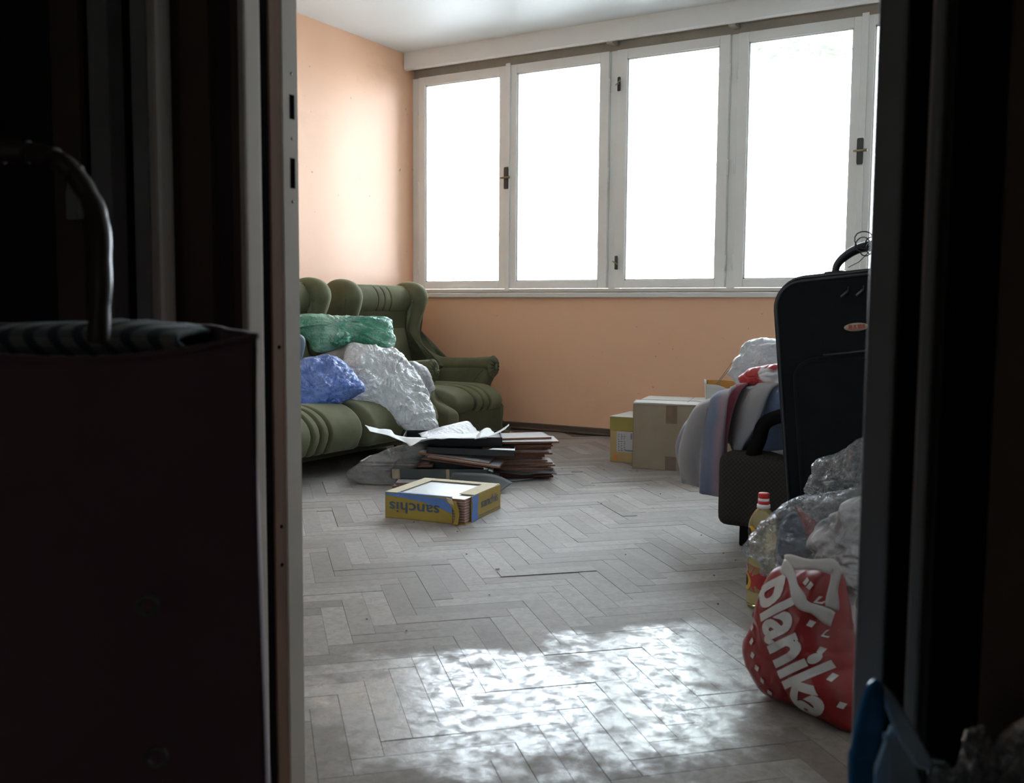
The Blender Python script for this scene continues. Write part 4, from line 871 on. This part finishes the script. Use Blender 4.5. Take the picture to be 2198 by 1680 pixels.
def ell(cx0, cz0, rx, rz, n=28): return [(cx0 + rx * cos(2 * pi * k / n), cz0 + rz * sin(2 * pi * k / n)) for k in range(n)]
m_sun = M('sun_yellow', (.75, .40, .03), .5); m_lred = M('label_red', (.45, .03, .03), .45); m_seed = M('seed_brown', (.03, .018, .01), .6)
lb = curved('label', [(-.05, .045), (-.02, .045), (.02, .045), (.05, .045), (.05, .075), (.05, .11), (.02, .115), (-.02, .12), (-.05, .12), (-.05, .08)], m_lred, .0006)
curved('sunflower', ell(-.012, .070, .020, .024), m_sun, .0012, lb); curved('sunflower_heart', ell(-.014, .072, .012, .015), m_seed, .0016, lb)
curved('white_oval', ell(-.020, .104, .016, .010), m_lab, .0016, lb)
curved('neck_sticker', ell(.004, .205, .016, .018), m_sun, .0006, ob); curved('sticker_seed', ell(-.004, .206, .010, .011), m_seed, .0012, ob)
me = text_mesh('sol', .016, .0003); print_on('lettering', me, lambda x, y: on_bottle(-.020 + x, .104 + y, .002), m_lred, lb)

# ---------------------------------------------------------------- red carrier bag and clear bags
m_pred = M('red_bag_film', (.26, .014, .014), .32, (.18, .009, .010), 9, .25, 30)
m_pwhite = M('bag_white_print', (.55, .52, .49), .4, (.48, .45, .43), 9)
NB = Vector((-.39, -.92, 0)).normalized()
TH, AMPB = .08, .014
rb = empty('carrier_bag', (-.45, 2.0, 0), 0, 'red plastic carrier bag with big white lettering standing on the floor', 'bag')
inv = Matrix.Translation((.45, -2.0, 0))
def rel(L): return [tuple(inv @ Vector(p)) for p in L]
bag_front = pillow('bag_body', rel(OUT['planika']), NB, TH, m_pred, rb, amp=AMPB, freq=6, seed=41, rings=22, N=160, back_=1.1, zmin=.001, roundness=.42, fine=.25)
bk = pillow('white_inside', rel(OUT['bagback']), NB, .05, M('pinkish_white_film', (.52, .42, .42), .4), rb, amp=.008, freq=8, seed=2, rings=10, N=80)
# lay print on the front by casting onto the bag mesh
from mathutils.bvhtree import BVHTree
dgp = bpy.context.evaluated_depsgraph_get()
bvh = BVHTree.FromPolygons([v.co.copy() for v in bag_front.data.vertices], [list(p.vertices) for p in bag_front.data.polygons])
U = Vector((.92, -.39, 0)).normalized(); V = Vector((0, 0, 1))
P0 = inv @ Vector((-.47, 1.95, 0))
def on_bag(u, v, e=.003):
    o0 = P0 + U * u + V * v + NB * .6
    h = bvh.ray_cast(o0, -NB)
    return (h[0] + NB * e) if h[0] is not None else None
def bag_print(name, me, org, ang, m, e=.002, cuts=2, skew=0):
    bm = bmesh.new(); bm.from_mesh(me); bmesh.ops.triangulate(bm, faces=bm.faces)
    for _ in range(cuts): bmesh.ops.subdivide_edges(bm, edges=[e_ for e_ in bm.edges if e_.calc_length() > .008], cuts=1)
    bmesh.ops.triangulate(bm, faces=bm.faces)
    dead = []
    for v in bm.verts:
        x, y = v.co.x + skew * v.co.y, v.co.y
        p = on_bag(org[0] + x * cos(ang) - y * sin(ang), org[1] + x * sin(ang) + y * cos(ang), e)
        if p is None: dead.append(v)
        else: v.co = p
    bmesh.ops.delete(bm, geom=dead, context='VERTS')
    return mesh_obj(name, bm, m, rb, smooth=True, normals=False)
me = text_mesh('planika', .150, .0052, sx=.66, res=4)
bag_print('printed_word', me, (.032, .140), R_(-60), m_pwhite, cuts=3, skew=-.10)
me = text_mesh('planika', .026, .0006, sx=.9, res=2)
bag_print('printed_small_word', me, (.115, .19), R_(-66), M('faint_print', (.45, .18, .14), .4), cuts=1)
bm = bmesh.new()
for i in range(14):
    for row in range(3):
        s = -.17 + i * .026; off_ = (.070, -.085, .105)[row]
        if row == 1 and i < 3: continue
        a0 = R_(-62); x = .012 + s * cos(a0) - off_ * sin(a0); y = .150 + s * sin(a0) + off_ * cos(a0)
        if row != 1 and i % 2: x += .012; y += .006
        q = [on_bag(x + dx, y + dy) for dx, dy in ((-.006, -.004), (.003, -.007), (.007, .003), (-.002, .007))]
        if all(q): 
            try: bm.faces.new([bm.verts.new(p) for p in q])
            except ValueError: pass
for (x, y) in ((.055, .265), (.085, .272), (.10, .25), (.075, .24), (.05, .235), (.095, .225)):
    q = [on_bag(x + dx, y + dy) for dx, dy in ((-.007, -.004), (.003, -.007), (.007, .003), (-.002, .008))]
    if all(q): bm.faces.new([bm.verts.new(p) for p in q])
mesh_obj('printed_shapes', bm, m_pwhite, rb, smooth=False, normals=False)['kind'] = 'stuff'
def strap(pts, w, name='strap_handle'):
    P = cr_spline(rel(pts), 6); bm = bmesh.new(); rows = []
    for i, p in enumerate(P):
        tg = (P[min(i + 1, len(P) - 1)] - P[max(i - 1, 0)]).normalized(); a = tg.cross(NB).normalized(); ww = w * (1 + .25 * sin(i * .5))
        c0 = p + Vector((.19, -.96, .17)) * (.05 + .035 * sin(pi * i / (len(P) - 1)))
        rows.append([c0 + a * ww * s + NB * (.003 * (1 - s * s)) for s in (-.5, -.25, 0, .25, .5)])
    grid(bm, rows); o = mesh_obj(name, bm, m_pwhite, rb); md = o.modifiers.new('t', 'SOLIDIFY'); md.thickness = .0015
strap(OUT['handleA'], .026); strap(OUT['handleB'], .024)
o = pillow('plastic_bag', OUT['whitelow'], NB, .075, film('white_pink_film', (.58, .52, .52), clear=.08, trans=.2, rough=.35, bs=.4, bscale=16, white=(.62, .60, .6)), amp=.020, freq=12, seed=12, rings=16, N=120); tag(o, 'white plastic bag with pink print inside the clear bag by the frame', 'bag')
o = pillow('plastic_bag', OUT['clearlow'], NB, .10, f_clear, amp=.024, freq=10, seed=51, rings=20, N=150); tag(o, 'crumpled transparent bag bulging out above the red carrier bag', 'bag')
o = pillow('red_card', OUT['redcard'], NB, .008, m_pred, amp=.002, freq=6, seed=5, rings=5, N=50, smooth_outline=False); tag(o, 'red pointed card inside the clear bag', 'card')
o = pillow('dark_cloth', OUT['darkin'], NB, .05, M('blue_grey_cloth', (.10, .12, .15), .8), amp=.01, freq=8, seed=6, rings=8, N=60); tag(o, 'blue grey cloth inside the clear bag', 'cloth')
o = pillow('plastic_bag', OUT['clearup'], NB, .09, f_clear, amp=.024, freq=11, seed=61, rings=18, N=130); tag(o, 'upper transparent bag in front of the suitcase', 'bag')

# ---------------------------------------------------------------- hallway foreground: trolley bag
m_bagc = M('maroon_cloth', (.17, .085, .098), .75, (.14, .07, .082), 5, .2, 300, sheen=.3)
tb = empty('shopping_trolley_bag', (-.83, .63, 0), 0, 'tall dark maroon cloth shopping bag with an arched handle in the dark hall', 'bag')
ti = Matrix.Translation((.83, -.63, 0))
A0 = Vector((-.700, .690, .766)); A1 = Vector((-.975, .528, .742)); dr_ = (A1 - A0); nb_ = Vector((dr_.y, -dr_.x, 0)).normalized()
if nb_.y > 0: nb_ = -nb_          # towards the camera
dep = Vector((-.15, .085, 0))
def bagpt(s, h, side):
    """s 0..1 round the bag, h 0 bottom .. 1 top"""
    corner = [A0, A1, A1 + dep, A0 + dep]
    k = int(s * 4) % 4; f_ = s * 4 - int(s * 4); a, b_ = corner[k], corner[(k + 1) % 4]
    p = a.lerp(b_, f_); p.z = 0
    c0 = (A0 + A1) / 2 + dep / 2; c0.z = 0
    top = {0: .767 - .012 * sin(pi * min(1, f_ * 1.2)) - .025 * f_, 1: .742 + .03 * f_, 2: .772 + .0 * f_, 3: .772 - .005 * f_}[k]
    z = top * h
    outv = (p - c0).normalized()
    fold = .010 * sin(s * 40 + 2 * sin(h * 3)) * (1 - h) ** .5 * .6 + .018 * noise.noise(Vector((s * 9, h * 2.2, 1)))
    # diagonal folds low on the right of the front
    if k == 0: fold += .012 * exp(-((f_ - .02 - .32 * (1 - h)) / .045) ** 2) * (1 - h) + .010 * exp(-((f_ - .10 * (1 - h) - .01) / .03) ** 2) * (1 - h) * .8
    bulge = .02 * sin(pi * min(1, h * 1.05)) * sin(pi * f_)
    pinch = -.006 * (1 if h > .97 else 0)
    flare_ = .004 * (1 - h)
    return ti @ (p + outv * (fold + bulge + flare_) + Vector((0, 0, z)))
bm = bmesh.new(); rows = [[bagpt(s / 160, h / 60, 0) for s in range(160)] for h in range(61)]
vs = grid(bm, rows, closed=True); cap(bm, vs[0])
o = mesh_obj('cloth_body', bm, m_bagc, tb); md = o.modifiers.new('t', 'SOLIDIFY'); md.thickness = .003; md.offset = -1
bm = bmesh.new(); rim = [bagpt(s / 160, 1, 0) for s in range(160)]; tube(bm, rim + [rim[0]], .0035, 6); mesh_obj('rim_binding', bm, m_bagc, tb)
mesh_h = bmesh.new(); HP = cr_spline([tuple(ti @ Vector(p)) for p in OUT['trolley_handle']], 10); tube(mesh_h, HP, lambda t: .0095 + .0012 * abs(sin(t * 34)), 14)
mesh_obj('arched_handle', mesh_h, M('dark_handle_wrap', (.06, .033, .026), .35, (.04, .022, .018), 12), tb)
for i in range(9, len(HP) - 30, 7):
    bm = bmesh.new(); tg = (HP[i + 1] - HP[i - 1]).normalized(); tube(bm, [HP[i] - tg * .0013, HP[i] + tg * .0013], .0114, 14); mesh_obj('handle_band', bm, m_mar, tb)
def chk():
    m, t, b = nodes('checked_cloth'); v = coords(t)
    outs = []
    for d, s_ in (('X', 30), ('Z', 34)):
        w = t.nodes.new('ShaderNodeTexWave'); w.bands_direction = d; w.inputs['Scale'].default_value = s_ / 2; w.inputs['Distortion'].default_value = .3; t.links.new(v, w.inputs['Vector']); outs.append(ramp(t, w.outputs['Fac'], [(.55, 0.), (.65, 1.)]))
    c1 = mixc(t, outs[0], (.34, .35, .33), (.07, .09, .11)); c2 = mixc(t, outs[1], c1, (.07, .09, .11)); c3 = mixc(t, .55, c1, c2)
    t.links.new(c3, b.inputs['Base Color']); b.inputs['Roughness'].default_value = .9; return m
o = sheet('checked_cloth', [[(-.96, .62, .735), (-.90, .66, .737), (-.85, .69, .738), (-.805, .72, .738)], [(-.975, .585, .766), (-.91, .625, .770), (-.855, .66, .770), (-.812, .695, .764)], [(-1.0, .68, .772), (-.94, .72, .774), (-.88, .755, .774), (-.835, .775, .766)], [(-1.0, .70, .74), (-.94, .74, .74), (-.88, .775, .74), (-.84, .79, .74)]], chk(), thick=.006, sub=8, amp=.003, freq=30, seed=4)
tag(o, 'blue and white checked cloth folded on top of the maroon bag', 'cloth')
def eyelet(p, r):
    bm = bmesh.new(); a = dr_.normalized(); c0 = ti @ Vector(p)
    P = [c0 + a * cos(2 * pi * k / 24) * r + Vector((0, 0, 1)) * sin(2 * pi * k / 24) * r for k in range(25)]; tube(bm, P, r * .28, 8); mesh_obj('metal_eyelet', bm, m_steel, tb)
eyelet(Vector((-.768, .626, .513)) + nb_ * .030, .009); eyelet(Vector((-.752, .622, .372)) + nb_ * .036, .009)

# blue plastic tub and clear sack at the lower right
m_bluep = M('blue_plastic', (.04, .36, .85), .35, (.035, .32, .78), 6, coat=.2)
m_blueI = M('pale_blue_plastic', (.62, .80, .88), .4, (.56, .74, .84), 8)
sc_ = empty('plastic_carrier', (-.13, .87, 0), 0, 'stiff bright blue plastic carrier with a pale folded rim at the bottom right', 'bag')
di = Matrix.Translation((.13, -.87, 0))
def rl(L): return [tuple(di @ Vector(p)) for p in L]
E_, I_ = rl(OUT['bluerim']), rl(OUT['bluein'])
Ev = [Vector(p) for p in E_]; Iv = [Vector(p) for p in I_]
sheet('outer_wall', [[tuple(p) for p in Ev[:6]], [tuple(p + Vector((.0, .012, 0))) for p in Iv[:5]] + [tuple(Iv[4] + Vector((0, .012, .01)))]], m_bluep, sc_, thick=.003)
sheet('rim', [[tuple(p) for p in Ev[5:]], [tuple(p) for p in Iv[5:]]], m_blueI, sc_, thick=.004)
bm = bmesh.new(); tube(bm, cr_spline([tuple(p) for p in Iv[5:]], 5), .0012, 6); mesh_obj('edge_highlight', bm, m_blueI, sc_)  # thin pale tube standing in for the highlight along the edge
Sp = [Vector(p) for p in rl(OUT['scoop'])]
bm = bmesh.new(); vs_ = [bm.verts.new(p) for p in Sp]; bm.faces.new(vs_); bmesh.ops.triangulate(bm, faces=bm.faces)
o = mesh_obj('inner_face', bm, m_blueI, sc_, smooth=False); md = o.modifiers.new('t', 'SOLIDIFY'); md.thickness = .004
o = pillow('plastic_sack', OUT['clearfront'], (-.06, -.99, .1), .03, film('smoky_clear_film', (.35, .34, .34), clear=.7, trans=.2, rough=.12, bs=1.0, bscale=22, gl=.2), amp=.010, freq=24, seed=71, rings=22, N=200, zmin=.0); tag(o, 'crumpled transparent sack at the bottom right corner', 'bag')

# ---------------------------------------------------------------- tiny things on the floor
for x, y, s, lab in ((-1.52, 2.50, .007, 'white plaster crumb on the parquet in front of the yellow carton'), (-1.40, 2.26, .004, 'tiny pale crumb on the bare middle of the parquet')):
    bm = bmesh.new(); bmesh.ops.create_icosphere(bm, subdivisions=1, radius=s)
    for v in bm.verts: v.co += Vector((rp.uniform(-1, 1), rp.uniform(-1, 1), 0)) * s * .3; v.co.z = max(v.co.z * .6, -s * .3)
    o = mesh_obj('plaster_crumb', bm, m_paper, smooth=False); o.location = (x, y, s * .3); tag(o, lab, 'crumb')

# ---------------------------------------------------------------- outdoors
m_leaf, t, b = nodes('spring_leaves'); t.nodes.remove(b)
o_ = t.nodes['Material Output']; dd = t.nodes.new('ShaderNodeBsdfDiffuse'); tt = t.nodes.new('ShaderNodeBsdfTranslucent'); mx_ = t.nodes.new('ShaderNodeMixShader')
dd.inputs[0].default_value = (.09, .17, .08, 1); tt.inputs[0].default_value = (.10, .20, .08, 1); mx_.inputs[0].default_value = .5
t.links.new(dd.outputs[0], mx_.inputs[1]); t.links.new(tt.outputs[0], mx_.inputs[2]); t.links.new(mx_.outputs[0], o_.inputs[0])
bm = bmesh.new(); bx(bm, -40, 30, 6.4, 60, -3.3, -3.1); o = mesh_obj('pale_yard', bm, M('pale_concrete', (.62, .61, .60), .9, (.56, .55, .54), 2), smooth=False); tag(o, kind='structure')
tree = empty('tree', (1.6, 15, -3.1), 0, 'leafy tree outside whose pale green crown hangs over the windows', 'tree')
bm = bmesh.new(); tube(bm, [(0, 0, 0), (.1, 0, 3), (-.1, 0, 6), (-.6, 0, 9)], lambda t: .22 - .1 * t, 12); mesh_obj('trunk', bm, m_base, tree)
rl_ = random.Random(9); vv, ff = [], []
for i in range(5200):
    a = rl_.random() * 2 * pi; rr0 = sqrt(rl_.random()); c0 = Vector((-4.2 + 5.2 * rr0 * cos(a), 2.0 * rr0 * sin(a), 8.25 + 1.6 * rl_.random() ** 1.5 + .35 * noise.noise(Vector((a, rr0 * 3, 1)))))
    e = Matrix.Rotation(rl_.random() * 6.3, 3, 'Z') @ Matrix.Rotation(rl_.uniform(-1, 1), 3, 'X')
    s = rl_.uniform(.05, .11); o0 = len(vv)
    vv += [c0 + e @ Vector(p) * s for p in ((-1, 0, 0), (-.3, -.45, .1), (.5, -.35, .05), (1, 0, -.1), (.5, .35, .05), (-.3, .45, .1))]
    ff.append([o0 + k for k in range(6)])
me = bpy.data.meshes.new('leaves'); me.from_pydata(vv, [], ff); me.materials.append(m_leaf)
o = link(bpy.data.objects.new('leaves', me), tree); o['kind'] = 'stuff'
